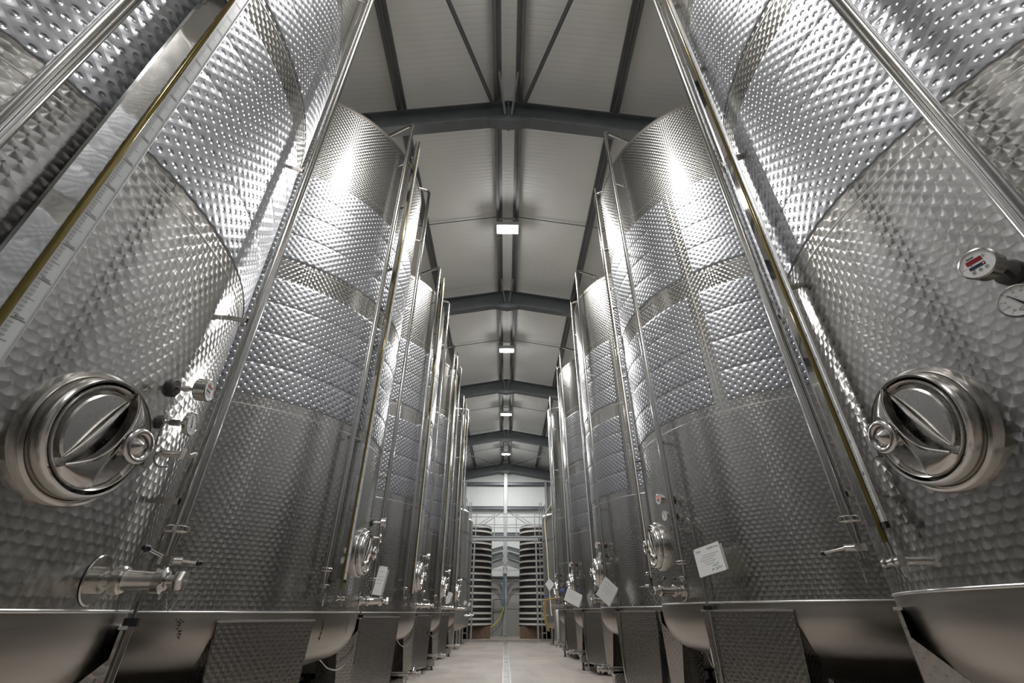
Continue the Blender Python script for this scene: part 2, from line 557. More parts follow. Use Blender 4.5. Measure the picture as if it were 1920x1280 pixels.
# purlins, along the building
PX = [0.20, 1.98, 3.75, 5.5]
for k, px in enumerate(PX):
    for s in (-1, 1):
        mb = MB(); z1 = ROOF0 - RSL * px - 0.005; z0 = z1 - 0.20
        L = Y_BACK - Y_FRONT - 0.3; yc = (Y_BACK + Y_FRONT) / 2
        box(mb, (s * px, yc, (z0 + z1) / 2), (0.014, L, 0.20))
        box(mb, (s * (px + 0.035), yc, z0 + 0.007), (0.07, L, 0.014))
        box(mb, (s * (px - 0.035), yc, z1 - 0.007), (0.07, L, 0.014))
        box(mb, (s * (px + 0.063), yc, z0 + 0.02), (0.012, L, 0.03))
        o = obj('roof_purlin', mesh('roof_purlin', mb, M_PURL))
        side = 'left' if s < 0 else 'right'
        nm = ['first', 'second', 'third', 'fourth'][k]
        tag(o, 'steel roof purlin, %s from the ridge on the %s slope' % (nm, side), 'purlin', 'roof purlins')

# roof sheet joints / sag rods at the lamps
for i, y in enumerate(LAMPS_Y[1:]):
    for s in (-1, 1):
        mb = MB()
        tube(mb, [(s * 0.2, y + 0.02, ROOF0 - 0.10 - RSL * 0.2), (s * HALF_W, y + 0.02, ROOF0 - 0.10 - RSL * HALF_W)], 0.011, 6)
        o = obj('sag_rod', mesh('sag_rod', mb, M_PURL))
        tag(o, 'thin dark tie rod under the %s roof slope at the %s ridge lamp' % ('left' if s < 0 else 'right', ['overhead', 'nearest visible', 'second visible', 'third visible', 'farthest'][i]), 'tie rod', 'roof tie rods')

# wind bracing tubes
def brace(p0, p1, r, label):
    mb = MB(); tube(mb, [p0, p1], r, 12)
    o = obj('bracing_tube', mesh('bracing_tube', mb, M_PURL)); tag(o, label, 'brace', 'roof bracing tubes')
zr = lambda x, d: ROOF0 - d - RSL * abs(x)
brace((-0.30, 4.72, zr(0.3, 0.30)), (-2.45, -0.9, zr(2.45, 0.30)), 0.036, 'round bracing tube running from the nearest roof apex to upper left')
brace((0.30, 4.72, zr(0.3, 0.30)), (2.45, -0.9, zr(2.45, 0.30)), 0.036, 'round bracing tube running from the nearest roof apex to upper right')
brace((-0.45, 28.2, zr(0.4, 0.40)), (-3.3, 22.6, zr(3.3, 0.40)), 0.03, 'thin bracing tube left of the farthest ridge lamp')
brace((0.45, 28.2, zr(0.4, 0.40)), (3.3, 22.6, zr(3.3, 0.40)), 0.03, 'thin bracing tube right of the farthest ridge lamp')

# ridge lamps
def lamp(y, label):
    root = empty('ridge_lamp', label, 'lamp', (0, y, 8.93), 0, 'ridge lamps')
    mb = MB(); prism(mb, [(-0.26, -0.15), (0.26, -0.15), (0.26, 0.15), (-0.26, 0.15)], 0.0, 0.12, None, 0.02)
    part('housing', mb, M_BOX, root)
    for s in (-1, 1):
        mb = MB(); lathe(mb, [(0, -0.012), (0.09, -0.012), (0.105, 0.0), (0.105, 0.004), (0, 0.004)], Matrix.Translation((s * 0.13, 0, -0.006)), 24)
        part('lens', mb, M_LAMP, root)
        mb = MB(); tube(mb, [(s * 0.20, 0, 0.10), (s * 0.20, 0, 0.36)], 0.009, 8); part('hanger', mb, M_GALVL, root)
    mb = MB(); box(mb, (0, 0, 0.36), (0.46, 0.05, 0.02)); part('hanger_bar', mb, M_GALVL, root)
    for s in (-1, 1):
        ld = bpy.data.lights.new('lamp_light', 'AREA'); ld.shape = 'DISK'; ld.size = 0.21
        ld.energy = LAMP_W / 2; ld.color = LAMP_COL
        obj('lamp_light', ld, root, (s * 0.13, 0, -0.024))
    lp_ = bpy.data.lights.new('ceiling_fill', 'POINT'); lp_.shadow_soft_size = 0.12; lp_.energy = LAMP_W * 0.08; lp_.color = LAMP_COL  # extra point light, added under the lenses only to brighten the ceiling
    obj('ceiling_fill', lp_, root, (0, 0, -0.16))
    return root
for y, nm in zip(LAMPS_Y, ['behind the viewer', 'overhead, out of view', 'nearest in view', 'second in view', 'third in view', 'farthest and dimmest']):
    lamp(y, 'bright twin ridge lamp under the roof, ' + nm)

# floor drain with single gratings
drain = empty('floor_drain', 'long steel floor drain down the middle of the aisle', 'drain', (DX, 0, 0))
mb = MB()
for s in (-1, 1): box(mb, (s * (DW - 0.008), (8.0 + Y_BACK - 0.3) / 2, -0.015), (0.012, Y_BACK - 8.3, 0.03))
part('channel_edge', mb, M_WELD, drain)
g = MB(); GL = 0.98
for s in (-1, 1):
    box(g, (s * 0.067, 0, -0.006), (0.014, GL, 0.012)); box(g, (0, s * (GL / 2 - 0.012), -0.006), (0.148, 0.024, 0.012))
for x in (-0.045, -0.022, 0.0, 0.022, 0.045): box(g, (x, 0, -0.008), (0.010, GL, 0.010))
box(g, (0, 0, -0.009), (0.148, 0.03, 0.008))
gm = mesh('grating', g, M_WELD)
y = 8.5
while y < Y_BACK - 0.5:
    obj('grating', gm, drain, (0, y, 0)); y += 1.0

# ================================================================== wine tanks
def steps(seq, n): return [seq[int(i * (len(seq) - 1) / (n - 1))] for i in range(n)]

def add_manhole(root, mir, zc=1.612):
    fr = frame(0.9, zc, R)
    if mir: fr = fr @ Matrix.Diagonal((-1, 1, 1, 1))
    a = 0.187
    mb = MB()
    lathe(mb, [(0.200, -0.05), (0.232, -0.05), (0.234, 0.012), (0.231, 0.024), (0.222, 0.030), (0.215, 0.027), (0.211, 0.022),
               (0.211, 0.056), (0.208, 0.070), (0.202, 0.077), (0.195, 0.075), (0.191, 0.066), (0.191, 0.0), (0.200, -0.05)], fr, 72)
    neck = part('manhole', mb, M_POL, root, label='round polished manhole on the tank wall')
    mb = MB()
    lathe(mb, [(0, 0.034), (0.08, 0.036), (0.14, 0.044), (0.166, 0.058), (0.174, 0.074), (0.181, 0.078), (0.185, 0.070), (0.185, 0.02), (0, 0.018)], fr, 64)
    part('lid', mb, M_LID, neck)
    # raised half of the lid with its blade edge
    edge = [Vector(p) for p in ((0.15, 0.80), (0.0, 0.52), (-0.19, 0.13), (-0.37, -0.25), (-0.56, -0.56))]
    edge = [p.to_2d() for p in spline([(q[0], q[1], 0) for q in edge], 5)]
    arc = []
    a0, a1 = math.atan2(-0.56, -0.58) + 2 * PI, math.atan2(0.80, 0.15)
    for k in range(1, 22):
        t = a0 + (a1 - a0) * k / 22; arc.append(Vector((0.81 * math.cos(t), 0.81 * math.sin(t))))
    poly = [(p.x * a, p.y * a) for p in (edge + arc)]
    mb = MB(); prism(mb, poly, 0.030, 0.076, fr, 0.006); part('lid_plate', mb, M_LID, neck)
    mb = MB(); tube(mb, [(p.x * a, p.y * a, 0.079 + 0.012 * math.sin(PI * i / (len(edge) - 1))) for i, p in enumerate(edge)],
                    [0.004 + 0.005 * math.sin(PI * i / (len(edge) - 1)) for i in range(len(edge))], 8, fr)
    part('lid_ridge', mb, M_POL, neck)
    # crescent yoke
    inner = spline([(-0.60, -0.70, 0), (-0.115, -0.45, 0), (0.19, -0.08, 0), (0.325, 0.33, 0), (0.31, 0.70, 0), (0.17, 0.96, 0)], 5)
    ang = lambda p: math.atan2(p[1], p[0])
    arc1 = [(1.0 * math.cos(t), 1.0 * math.sin(t), 0) for t in [ang((0.17, 0.96)) + (ang((0.86, 0.50)) - ang((0.17, 0.96))) * k / 8 for k in range(1, 9)]]
    waist = spline([(0.86, 0.50, 0), (0.66, 0.33, 0), (0.55, 0.10, 0), (0.44, -0.20, 0), (0.31, -0.55, 0), (0.27, -0.96, 0)], 4)[1:]
    arc2 = [(1.0 * math.cos(t), 1.0 * math.sin(t), 0) for t in [ang((0.27, -0.96)) + (ang((-0.62, -0.78)) - ang((0.27, -0.96))) * k / 8 for k in range(1, 9)]]
    outer = [Vector(p) for p in (list(reversed(arc2)) + list(reversed(list(waist))) + list(reversed(arc1)))]
    outer = [Vector((-0.64, -0.76, 0))] + outer + [Vector((0.19, 0.98, 0))]
    def resample(P, m):
        L = [0.0]
        for k in range(1, len(P)): L.append(L[-1] + (Vector(P[k]) - Vector(P[k - 1])).length)
        out = []
        for k in range(m):
            d = L[-1] * k / (m - 1); j = 0
            while j < len(P) - 2 and L[j + 1] < d: j += 1
            t = (d - L[j]) / max(1e-9, L[j + 1] - L[j]); out.append(Vector(P[j]).lerp(Vector(P[j + 1]), min(1, t)))
        return out
    ms, mt = 30, 10
    I_, O_ = resample(list(inner), ms), resample(outer, ms)
    vs = []
    for k in range(ms):
        for j in range(mt + 1):
            t = j / mt; p = I_[k].lerp(O_[k], t) * a
            hgt = 0.060 if j == 0 else 0.066 + 0.030 * (1 - t) ** 0.8 + 0.010 * math.sin(PI * t)
            if j == mt: hgt = 0.058
            vs.append((p.x, p.y, hgt))
    fs = [(k * (mt + 1) + j, k * (mt + 1) + j + 1, (k + 1) * (mt + 1) + j + 1, (k + 1) * (mt + 1) + j) for k in range(ms - 1) for j in range(mt)]
    mb = MB(); mb.add(vs, fs, M=fr); part('yoke', mb, M_POL, neck, 50, recalc=False)
    mb = MB(); tube(mb, [(p[0] * a * 0.99, p[1] * a * 0.99, 0.098 + 0.003 * math.sin(PI * i / 25)) for i, p in enumerate(inner)], 0.0045, 8, fr)
    part('yoke_ridge', mb, M_POL, neck)
    W = fr @ Matrix.Translation((0.55 * a, 0, 0))
    mb = MB()
    prof = [(0.053 + 0.0135 * math.cos(t), 0.122 + 0.0135 * math.sin(t)) for t in [2 * PI * k / 12 for k in range(12)]]
    lathe(mb, prof, W, 40, closed=True)
    part('hand_wheel', mb, M_POL, neck)
    mb = MB(); lathe(mb, [(0, 0.146), (0.010, 0.146), (0.013, 0.141), (0.040, 0.120), (0.042, 0.112), (0.042, 0.07), (0, 0.07)], W, 28)
    part('wheel_hub', mb, M_POL, neck)
    mb = MB(); box(mb, (0.215, 0, 0.06), (0.03, 0.09, 0.06), fr); part('hinge', mb, M_POL, neck)
    return neck

def add_digital(root, phi, z, lit, r0=R):
    fr = frame(phi, z, r0)
    mb = MB(); lathe(mb, [(0, -0.02), (0.040, -0.02), (0.043, 0.012), (0.036, 0.022), (0.012, 0.024), (0, 0.024)], fr, 24)
    th = part('digital_thermometer', mb, M_RUB, root, label='digital thermometer on a dark socket')
    mb = MB(); cyl(mb, (0, 0, 0.02), (0, 0, 0.115), 0.0075, 12, M=fr); cyl(mb, (0, 0, 0.045), (0, 0, 0.075), 0.014, 6, M=fr); cyl(mb, (0, 0, 0.09), (0, 0, 0.115), 0.012, 12, M=fr)
    part('stem', mb, M_POL, th)
    mb = MB(); lathe(mb, [(0, 0.108), (0.046, 0.108), (0.050, 0.112), (0.050, 0.150), (0.053, 0.153), (0.053, 0.160), (0.048, 0.163), (0.046, 0.158), (0, 0.158)], fr, 40)
    part('case', mb, M_POL, th)
    mb = MB(); lathe(mb, [(0, 0.1595), (0.0465, 0.1595), (0.0465, 0.157), (0, 0.157)], fr, 36); part('face', mb, M_WHITE, th)
    mb = MB(); prism(mb, [(-0.026, 0.006), (0.018, 0.006), (0.018, 0.021), (-0.026, 0.021)], 0.1595, 0.1603, fr); part('display', mb, M_REDON if lit else M_REDD, th)
    mb = MB(); prism(mb, [(-0.026, -0.013), (0.018, -0.013), (0.018, -0.002), (-0.026, -0.002)], 0.1595, 0.1603, fr); part('display', mb, M_NAVY, th)
    mb = MB()
    for x in (-0.020, -0.002, 0.016):
        lathe(mb, [(0.0042, 0.1598), (0.0052, 0.1598), (0.0052, 0.1602), (0.0042, 0.1602)], fr @ Matrix.Translation((x, -0.024, 0)), 16, closed=True)
    Z = 0.1604
    mb.add([(-0.0225, -0.026, Z), (-0.0175, -0.026, Z), (-0.020, -0.0215, Z)], [(0, 1, 2)], M=fr)
    mb.add([(-0.0045, -0.022, Z), (0.0005, -0.022, Z), (-0.002, -0.0265, Z)], [(0, 2, 1)], M=fr)
    text(mb, 'SET', 0.004, 0.016, -0.0255, fr, Z, 'CENTER')
    text(mb, 'BRAUN', 0.007, -0.012, 0.026, fr, Z, 'CENTER') if False else None
    for y in (0.020, 0.0135): box(mb, (0.023, y, 0.16), (0.004, 0.0025, 0.0006), fr)
    for y in (0.003, -0.016): box(mb, (-0.016, y, 0.16), (0.005, 0.0016, 0.0006), fr)
    quad(mb, -0.044, -0.030, -0.0005, 0.0005, fr, Z)
    quad(mb, -0.019, 0.001, 0.0255, 0.0295, fr, Z)
    text(mb, '°C', 0.005, 0.026, 0.0185, fr, Z); text(mb, '°F', 0.005, 0.026, 0.012, fr, Z)
    part('print', mb, M_INK, th)
    mb = MB(); lathe(mb, [(0, 0.1612), (0.0024, 0.1606), (0.0024, 0.160), (0, 0.160)], fr @ Matrix.Translation((0.0135, -0.0075, 0)), 12)
    part('indicator', mb, M_LED, th)
    return th

def add_analog(root, phi, z, r0=R):
    fr = frame(phi, z, r0)
    mb = MB(); lathe(mb, [(0, -0.02), (0.030, -0.02), (0.030, 0.008), (0.012, 0.014), (0, 0.014)], fr, 20)
    th = part('dial_thermometer', mb, M_RUB, root, label='round dial thermometer with black needle')
    mb = MB(); cyl(mb, (0, 0, 0.0), (0, 0, 0.12), 0.007, 12, M=fr); cyl(mb, (0, 0, 0.045), (0, 0, 0.085), 0.014, 6, M=fr); cyl(mb, (0, 0, 0.095), (0, 0, 0.115), 0.011, 12, M=fr)
    part('stem', mb, M_POL, th)
    mb = MB(); lathe(mb, [(0, 0.112), (0.044, 0.112), (0.050, 0.117), (0.053, 0.130), (0.052, 0.136), (0.048, 0.137), (0.046, 0.131), (0, 0.131)], fr, 40)
    part('case', mb, M_POL, th)
    mb = MB(); lathe(mb, [(0, 0.1325), (0.0465, 0.1325), (0.0465, 0.130), (0, 0.130)], fr, 36); part('face', mb, M_WHITE, th)
    mb = MB(); Z = 0.1330
    for i in range(9):
        t = -20 + 10 * i
        a = R_(225 - i * 270 / 8)
        c, s = math.cos(a), math.sin(a)
        T = fr @ Matrix.Translation((0.042 * c, 0.042 * s, 0)) @ Matrix.Rotation(a, 4, 'Z')
        quad(mb, -0.004, 0.003, -0.0005, 0.0005, T, Z)
        text(mb, str(t), 0.0085, 0.0315 * c, 0.0315 * s - 0.003, fr, Z, 'CENTER')
    text(mb, '°C', 0.006, 0.0, 0.012, fr, Z, 'CENTER')
    # small oval emblem under the needle
    ov = [(0.011 * math.cos(2 * PI * k / 24), -0.027 + 0.0055 * math.sin(2 * PI * k / 24)) for k in range(24)]
    oi = [(0.0095 * math.cos(2 * PI * k / 24), -0.027 + 0.0042 * math.sin(2 * PI * k / 24)) for k in range(24)]
    mb.add([(x, y, Z) for x, y in ov] + [(x, y, Z) for x, y in oi], [(k, (k + 1) % 24, 24 + (k + 1) % 24, 24 + k) for k in range(24)], M=fr)
    text(mb, '~~~', 0.008, 0, -0.0295, fr, Z, 'CENTER')
    part('print', mb, M_INK, th)
    mb = MB(); a = R_(225 - 3.15 * 270 / 8); T = fr @ Matrix.Rotation(a, 4, 'Z')
    prism(mb, [(-0.018, -0.0035), (-0.006, -0.0025), (0.034, -0.0006), (0.034, 0.0006), (-0.006, 0.0025), (-0.018, 0.0035)], 0.1335, 0.1345, T)
    part('needle', mb, M_BLACK, th)
    return th

def chain_pts(p0, p1, sag, n=14):
    p0, p1 = Vector(p0), Vector(p1)
    return [p0.lerp(p1, i / n) + Vector((0, -sag * 4 * (i / n) * (1 - i / n), 0)) for i in range(n + 1)]

def chain(mb, p0, p1, sag, M):
    P = chain_pts(p0, p1, sag, 16)
    for i in range(16):
        a, b = P[i], P[i + 1]; d = (b - a); L = d.length
        T = d.to_track_quat('Z', 'Y').to_matrix().to_4x4() @ Matrix.Rotation((i % 2) * PI / 2, 4, 'Z'); T.translation = a
        pts = [(0.0022 * math.cos(2 * PI * k / 8), 0, L * 0.5 + L * 0.68 * math.sin(2 * PI * k / 8)) for k in range(9)]
        tube(mb, pts, 0.0009, 4, M @ T, caps=False)

def add_lever(parent, fr, p0, p1, ball=0.014, rod=0.006):
    mb = MB(); cyl(mb, p0, p1, rod, 10, M=fr); part('lever', mb, M_POL, parent)
    d = (Vector(p1) - Vector(p0)).normalized(); c = Vector(p1) + d * ball * 0.5
    Q = d.to_track_quat('Z', 'Y').to_matrix().to_4x4(); Q.translation = c
    mb = MB()
    lathe(mb, [(0, -ball * 1.15)] + [(ball * math.cos(t), ball * 1.25 * math.sin(t)) for t in [R_(x) for x in (-60, -35, -10, 15, 40, 65)]] + [(0, ball * 1.25)], fr @ Q, 16)
    part('lever_ball', mb, M_BLACK, parent)

def add_outlet(root, phi, z, lever_side=1):
    fr = frame(phi, z, R)
    mb = MB()
    k = 40; vs = [(0, 0, 0.006)]; uv = [(0, 0)]
    for r in (0.078, 0.082):
        for i in range(k):
            a = 2 * PI * i / k; x, y = r * math.cos(a), r * 1.05 * math.sin(a)
            vs.append((x, y, 0.006 - x * x / (2 * R) - (0.004 if r > 0.08 else 0))); uv.append((x, y))
    fs = [(0, 1 + i, 1 + (i + 1) % k) for i in range(k)] + [(1 + i, 1 + k + i, 1 + k + (i + 1) % k, 1 + (i + 1) % k) for i in range(k)]
    mb.add(vs, fs, uv, fr)
    out = part('outlet_valve', mb, M_POL, root, label='polished outlet pipe with valve and chained end cap')
    mb = MB()
    lathe(mb, [(0.0, 0.0), (0.045, 0.0), (0.045, 0.03), (0.030, 0.032), (0.030, 0.062), (0.047, 0.064), (0.049, 0.070), (0.049, 0.092), (0.044, 0.098), (0.036, 0.100),
               (0.034, 0.115), (0.030, 0.20), (0.045, 0.203), (0.046, 0.228), (0.038, 0.232), (0.033, 0.240), (0.020, 0.243), (0.020, 0.275), (0, 0.275)], fr, 32)
    part('pipe', mb, M_POL, out)
    mb = MB(); lathe(mb, [(0, 0.268), (0.035, 0.268), (0.037, 0.272), (0.037, 0.296), (0.034, 0.302), (0, 0.302)], fr, 6); part('end_cap', mb, M_POL, out, 25)
    mb = MB(); tube(mb, [(-0.008, 0, 0.30), (-0.008, 0, 0.309), (0.008, 0, 0.309), (0.008, 0, 0.30)], 0.003, 6, fr); part('cap_ring', mb, M_POL, out)
    mb = MB(); cyl(mb, (0, 0.03, 0.215), (0, 0.075, 0.215), 0.013, 12, M=fr); box(mb, (0, 0.068, 0.215), (0.028, 0.035, 0.03), fr); part('valve_neck', mb, M_POL, out)
    add_lever(out, fr, (0, 0.075, 0.215), (-0.035 * lever_side, 0.105, 0.15))
    mb = MB(); chain(mb, (0, -0.035, 0.255), (0.0, -0.012, 0.306), 0.075, fr); part('chain', mb, M_POL, out)
    return out

def add_riser(root, phi, r, zb, ztop, lever, name, reach=0.55, thin=0.030):
    """vertical pipe standing off the wall with clamp, reducer, small valve, capped end and chain"""
    fr = frame(phi, 0, r)
    zt = ztop
    pts = fillet([(0, zb, 0), (0, zt, 0), (0, zt - 0.03, -reach), (0, zt - 0.42, -reach - 0.05)], 0.09, 6)
    mb = MB(); tube(mb, [(0, zb, 0)] + [(0, zb + (zt - 0.2 - zb) * k / 6, 0) for k in range(1, 6)] + list(pts[1:]), thin, 18, fr)
    p = part(name, mb, M_PIPE, root)
    mb = MB(); C = fr @ Matrix.Translation((0, zb, 0)) @ Matrix.Rotation(-PI / 2, 4, 'X')
    lathe(mb, [(thin, -0.016), (thin + 0.012, -0.014), (thin + 0.019, -0.008), (thin + 0.019, 0.010), (thin + 0.012, 0.016), (thin, 0.018)], C, 28)
    part('clamp', mb, M_POL, p)
    mb = MB(); lathe(mb, [(thin, -0.012), (thin - 0.002, -0.03), (0.017, -0.11), (0.017, -0.19), (0, -0.19)], C, 24); part('reducer', mb, M_PIPE, p)
    mb = MB(); box(mb, (0, zb - 0.125, 0), (0.045, 0.032, 0.045), fr); cyl(mb, (0, zb - 0.125, 0.0), (0.0, zb - 0.125, 0.065), 0.016, 14, M=fr)
    part('valve_body', mb, M_POL, p)
    add_lever(p, fr, (0, zb - 0.125, 0.062), lever(zb), 0.012, 0.0055)
    mb = MB(); cyl(mb, (0, zb - 0.205, 0), (0, zb - 0.175, 0), 0.026, 8, M=fr); part('end_cap', mb, M_POL, p, 25)
    mb = MB(); chain(mb, (0, zb - 0.2, 0.02), (0.01, zb - 0.165, 0.03), 0.09, fr); part('chain', mb, M_POL, p)
    for zz in ((1.52, 2.60, 4.08, 5.60, 6.92) if name == 'vent_pipe' else (1.52, 2.53, 3.87, 5.15, 6.6)):
        mb = MB(); box(mb, (0, zz, -(r - R) / 2 - 0.016), (0.006, 0.028, (r - R) - 0.03), fr)
        box(mb, (0, zz, -thin - 0.003), (0.045, 0.028, 0.005), fr)
        part('bracket', mb, M_POL, p)
    return p

LIT0, LIT_M = 0.656, 0.000148       # foot of the litre scale, metres per litre
def add_gauge(root, phi):
    fr = frame(phi, 0, R * 1.042)
    z0, z1 = 1.34, 7.72
    mb = MB(); prism(mb, [(-0.098, 0.006), (-0.090, 0.012), (-0.014, 0.006), (-0.014, -0.006), (-0.096, -0.002)], 0, z1 - z0,
                     fr @ Matrix(((1, 0, 0, 0), (0, 0, 1, z0), (0, 1, 0, 0), (0, 0, 0, 1))))
    g = part('level_gauge', mb, M_MIRR, root, 20, label='tall level gauge: mirror steel strip, gold sight tube and white litre scale')
    mb = MB(); tube(mb, [(0, z0 - 0.09, 0.006), (0, 3, 0.006), (0, 5, 0.006), (0, z1 + 0.10, 0.006)], 0.0115, 12, fr); part('sight_tube', mb, M_GOLD, g)
    mb = MB(); box(mb, (0.038, (z0 + z1) / 2, -0.002), (0.048, z1 - z0, 0.005), fr); part('scale_strip', mb, M_SCALE, g)
    mb = MB(); box(mb, (0.063, (z0 + z1) / 2, 0.001), (0.003, z1 - z0, 0.012), fr); part('scale_edge', mb, M_WELD, g)
    mb = MB(); box(mb, (0.030, z0 - 0.012, 0.0), (0.062, 0.026, 0.014), fr); part('end_stop', mb, M_BLACK, g)
    mb = MB(); Z = 0.0012
    l = 4800
    while LIT0 + l * LIT_M < z1 - 0.03:
        y = LIT0 + l * LIT_M
        if l % 1000 == 0:
            quad(mb, 0.018, 0.056, y - 0.0011, y + 0.0011, fr, Z)
            text(mb, str(l), 0.0125, 0.037, y + 0.003, fr, Z, 'CENTER')
        elif l % 500 == 0: quad(mb, 0.018, 0.045, y - 0.0007, y + 0.0007, fr, Z)
        else: quad(mb, 0.018, 0.033, y - 0.0006, y + 0.0006, fr, Z)
        l += 100
    part('scale_print', mb, M_INK, g, recalc=False)
    # foot valve of the sight tube
    mb = MB(); cyl(mb, (0, z0 - 0.135, 0.006), (0, z0 - 0.075, 0.006), 0.014, 14, M=fr)
    cyl(mb, (-0.055, z0 - 0.15, 0.006), (0.075, z0 - 0.15, 0.006), 0.017, 16, M=fr)
    cyl(mb, (-0.062, z0 - 0.15, 0.006), (-0.040, z0 - 0.15, 0.006), 0.024, 16, M=fr)
    cyl(mb, (0.02, z0 - 0.15, 0.006), (0.034, z0 - 0.15, 0.006), 0.022, 16, M=fr)
    cyl(mb, (0, z0 - 0.185, 0.006), (0, z0 - 0.15, 0.006), 0.013, 12, M=fr)
    cyl(mb, (0.055, z0 - 0.15, 0.006), (0.055, z0 - 0.15, -0.075), 0.014, 12, M=fr)
    part('foot_valve', mb, M_POL, g)
    mb = MB(); chain(mb, (0.04, z0 - 0.165, 0.006), (0.075, z0 - 0.15, 0.006), 0.05, fr); part('chain', mb, M_POL, g)
    for zz in (1.45, 2.65, 3.85, 5.05, 6.25, 7.4):
        mb = MB(); box(mb, (-0.02, zz, -0.036), (0.05, 0.012, 0.066), fr); part('bracket', mb, M_POL, g)
    return g

def sample_valve(root, phi, z):
    fr = frame(phi, z, R); mb = MB()
    cyl(mb, (0, 0, -0.01), (0, 0, 0.055), 0.009, 12, M=fr)
    s = part('sample_valve', mb, M_POL, root, label='small sampling tap')
    mb = MB(); cyl(mb, (0, 0, 0.05), (0, 0, 0.115), 0.016, 16, M=fr); cyl(mb, (0, 0, 0.035), (0, 0, 0.052), 0.013, 6, M=fr); part('tap_body', mb, M_POL, s)
    mb = MB(); cyl(mb, (0, -0.045, 0.085), (0, 0, 0.085), 0.007, 10, M=fr); part('spout', mb, M_POL, s)
    mb = MB(); box(mb, (0, 0.004, 0.124), (0.012, 0.05, 0.012), fr); part('tap_grip', mb, M_POL, s)

def tank_leg(root, phi, drop):
    """wide channel-shaped leg of engine-turned plate"""
    fr = frame(phi, 0, R * 1.005)
    ht = SEAM - 0.06
    wt, wb, d = 0.385, 0.325, 0.10
    mb = MB()
    t = 0.012
    def plate(p):   # quad in (x,y) thick in z
        vs = [(x, y, z) for x, y, z in p]
        mb.add(vs, [(0, 1, 2, 3)], [(x, y) for x, y, z in p], fr)
    zt, zb = ht, 0.12 - drop * 0
    # front plate with thickness, two side flanges, curved lower lip
    front = [(-wt, zt), (wt, zt), (wb, zb), (-wb, zb)]
    vs = [(x, y, 0) for x, y in front] + [(x, y, -t) for x, y in front]
    uv = [(x, y) for x, y in front] * 2
    mb.add(vs, [(3, 2, 1, 0), (4, 5, 6, 7), (0, 1, 5, 4), (1, 2, 6, 5), (2, 3, 7, 6), (3, 0, 4, 7)], uv, fr)
    for s in (-1, 1):
        q = [(s * wt, zt - 0.10, -t), (s * wt, zt - 0.30, -d - 0.10), (s * wb, zb, -d), (s * wb, zb, -t)]
        vs = q + [(x - s * t, y, z) for x, y, z in q]
        uv = [(z, y) for x, y, z in q] * 2
        mb.add(vs, [(0, 1, 2, 3), (7, 6, 5, 4), (0, 4, 5, 1), (1, 5, 6, 2), (2, 6, 7, 3), (3, 7, 4, 0)], uv, fr)
    vs = []; uv = []
    k = 10
    for i in range(k + 1):
        x = -wb + 2 * wb * i / k
        yb = zb - 0.03 * math.sin(PI * i / k)
        vs += [(x, zb, 0), (x, yb, 0.012), (x, yb, -d)]; uv += [(x, zb), (x, yb), (x, yb - d)]
    mb.add(vs, [(3 * i + j, 3 * i + j + 1, 3 * i + 4 + j, 3 * i + 3 + j) for i in range(k) for j in (0, 1)], uv, fr)
    leg = part('leg', mb, M_PERL2, root, 25)
    mb = MB(); box(mb, (0, zt + 0.006, -0.005), (2 * wt + 0.01, 0.012, 0.03), fr); part('leg_edge', mb, M_WELD, leg)
    mb = MB(); cyl(mb, (0, zb, -0.10), (0, 0.03 - drop, -0.10), 0.035, 16, M=fr); lathe(mb, [(0, -drop), (0.11, -drop), (0.11, 0.02 - drop), (0.05, 0.045 - drop), (0, 0.045 - drop)],
              fr @ Matrix.Translation((0, 0, -0.10)) @ Matrix.Rotation(-PI / 2, 4, 'X'), 24)
    part('foot', mb, M_RUB, leg)
    return leg

DOME = [(R, SEAM)] + [(R - 0.30 + 0.30 * math.cos(t), SEAM - 0.09 - 0.30 * math.sin(t)) for t in [R_(a) for a in (0, 12, 24, 36, 48, 58, 66)]] \
    + [(1.20, 0.640), (0.9, 0.56), (0.5, 0.50), (0, 0.485)]

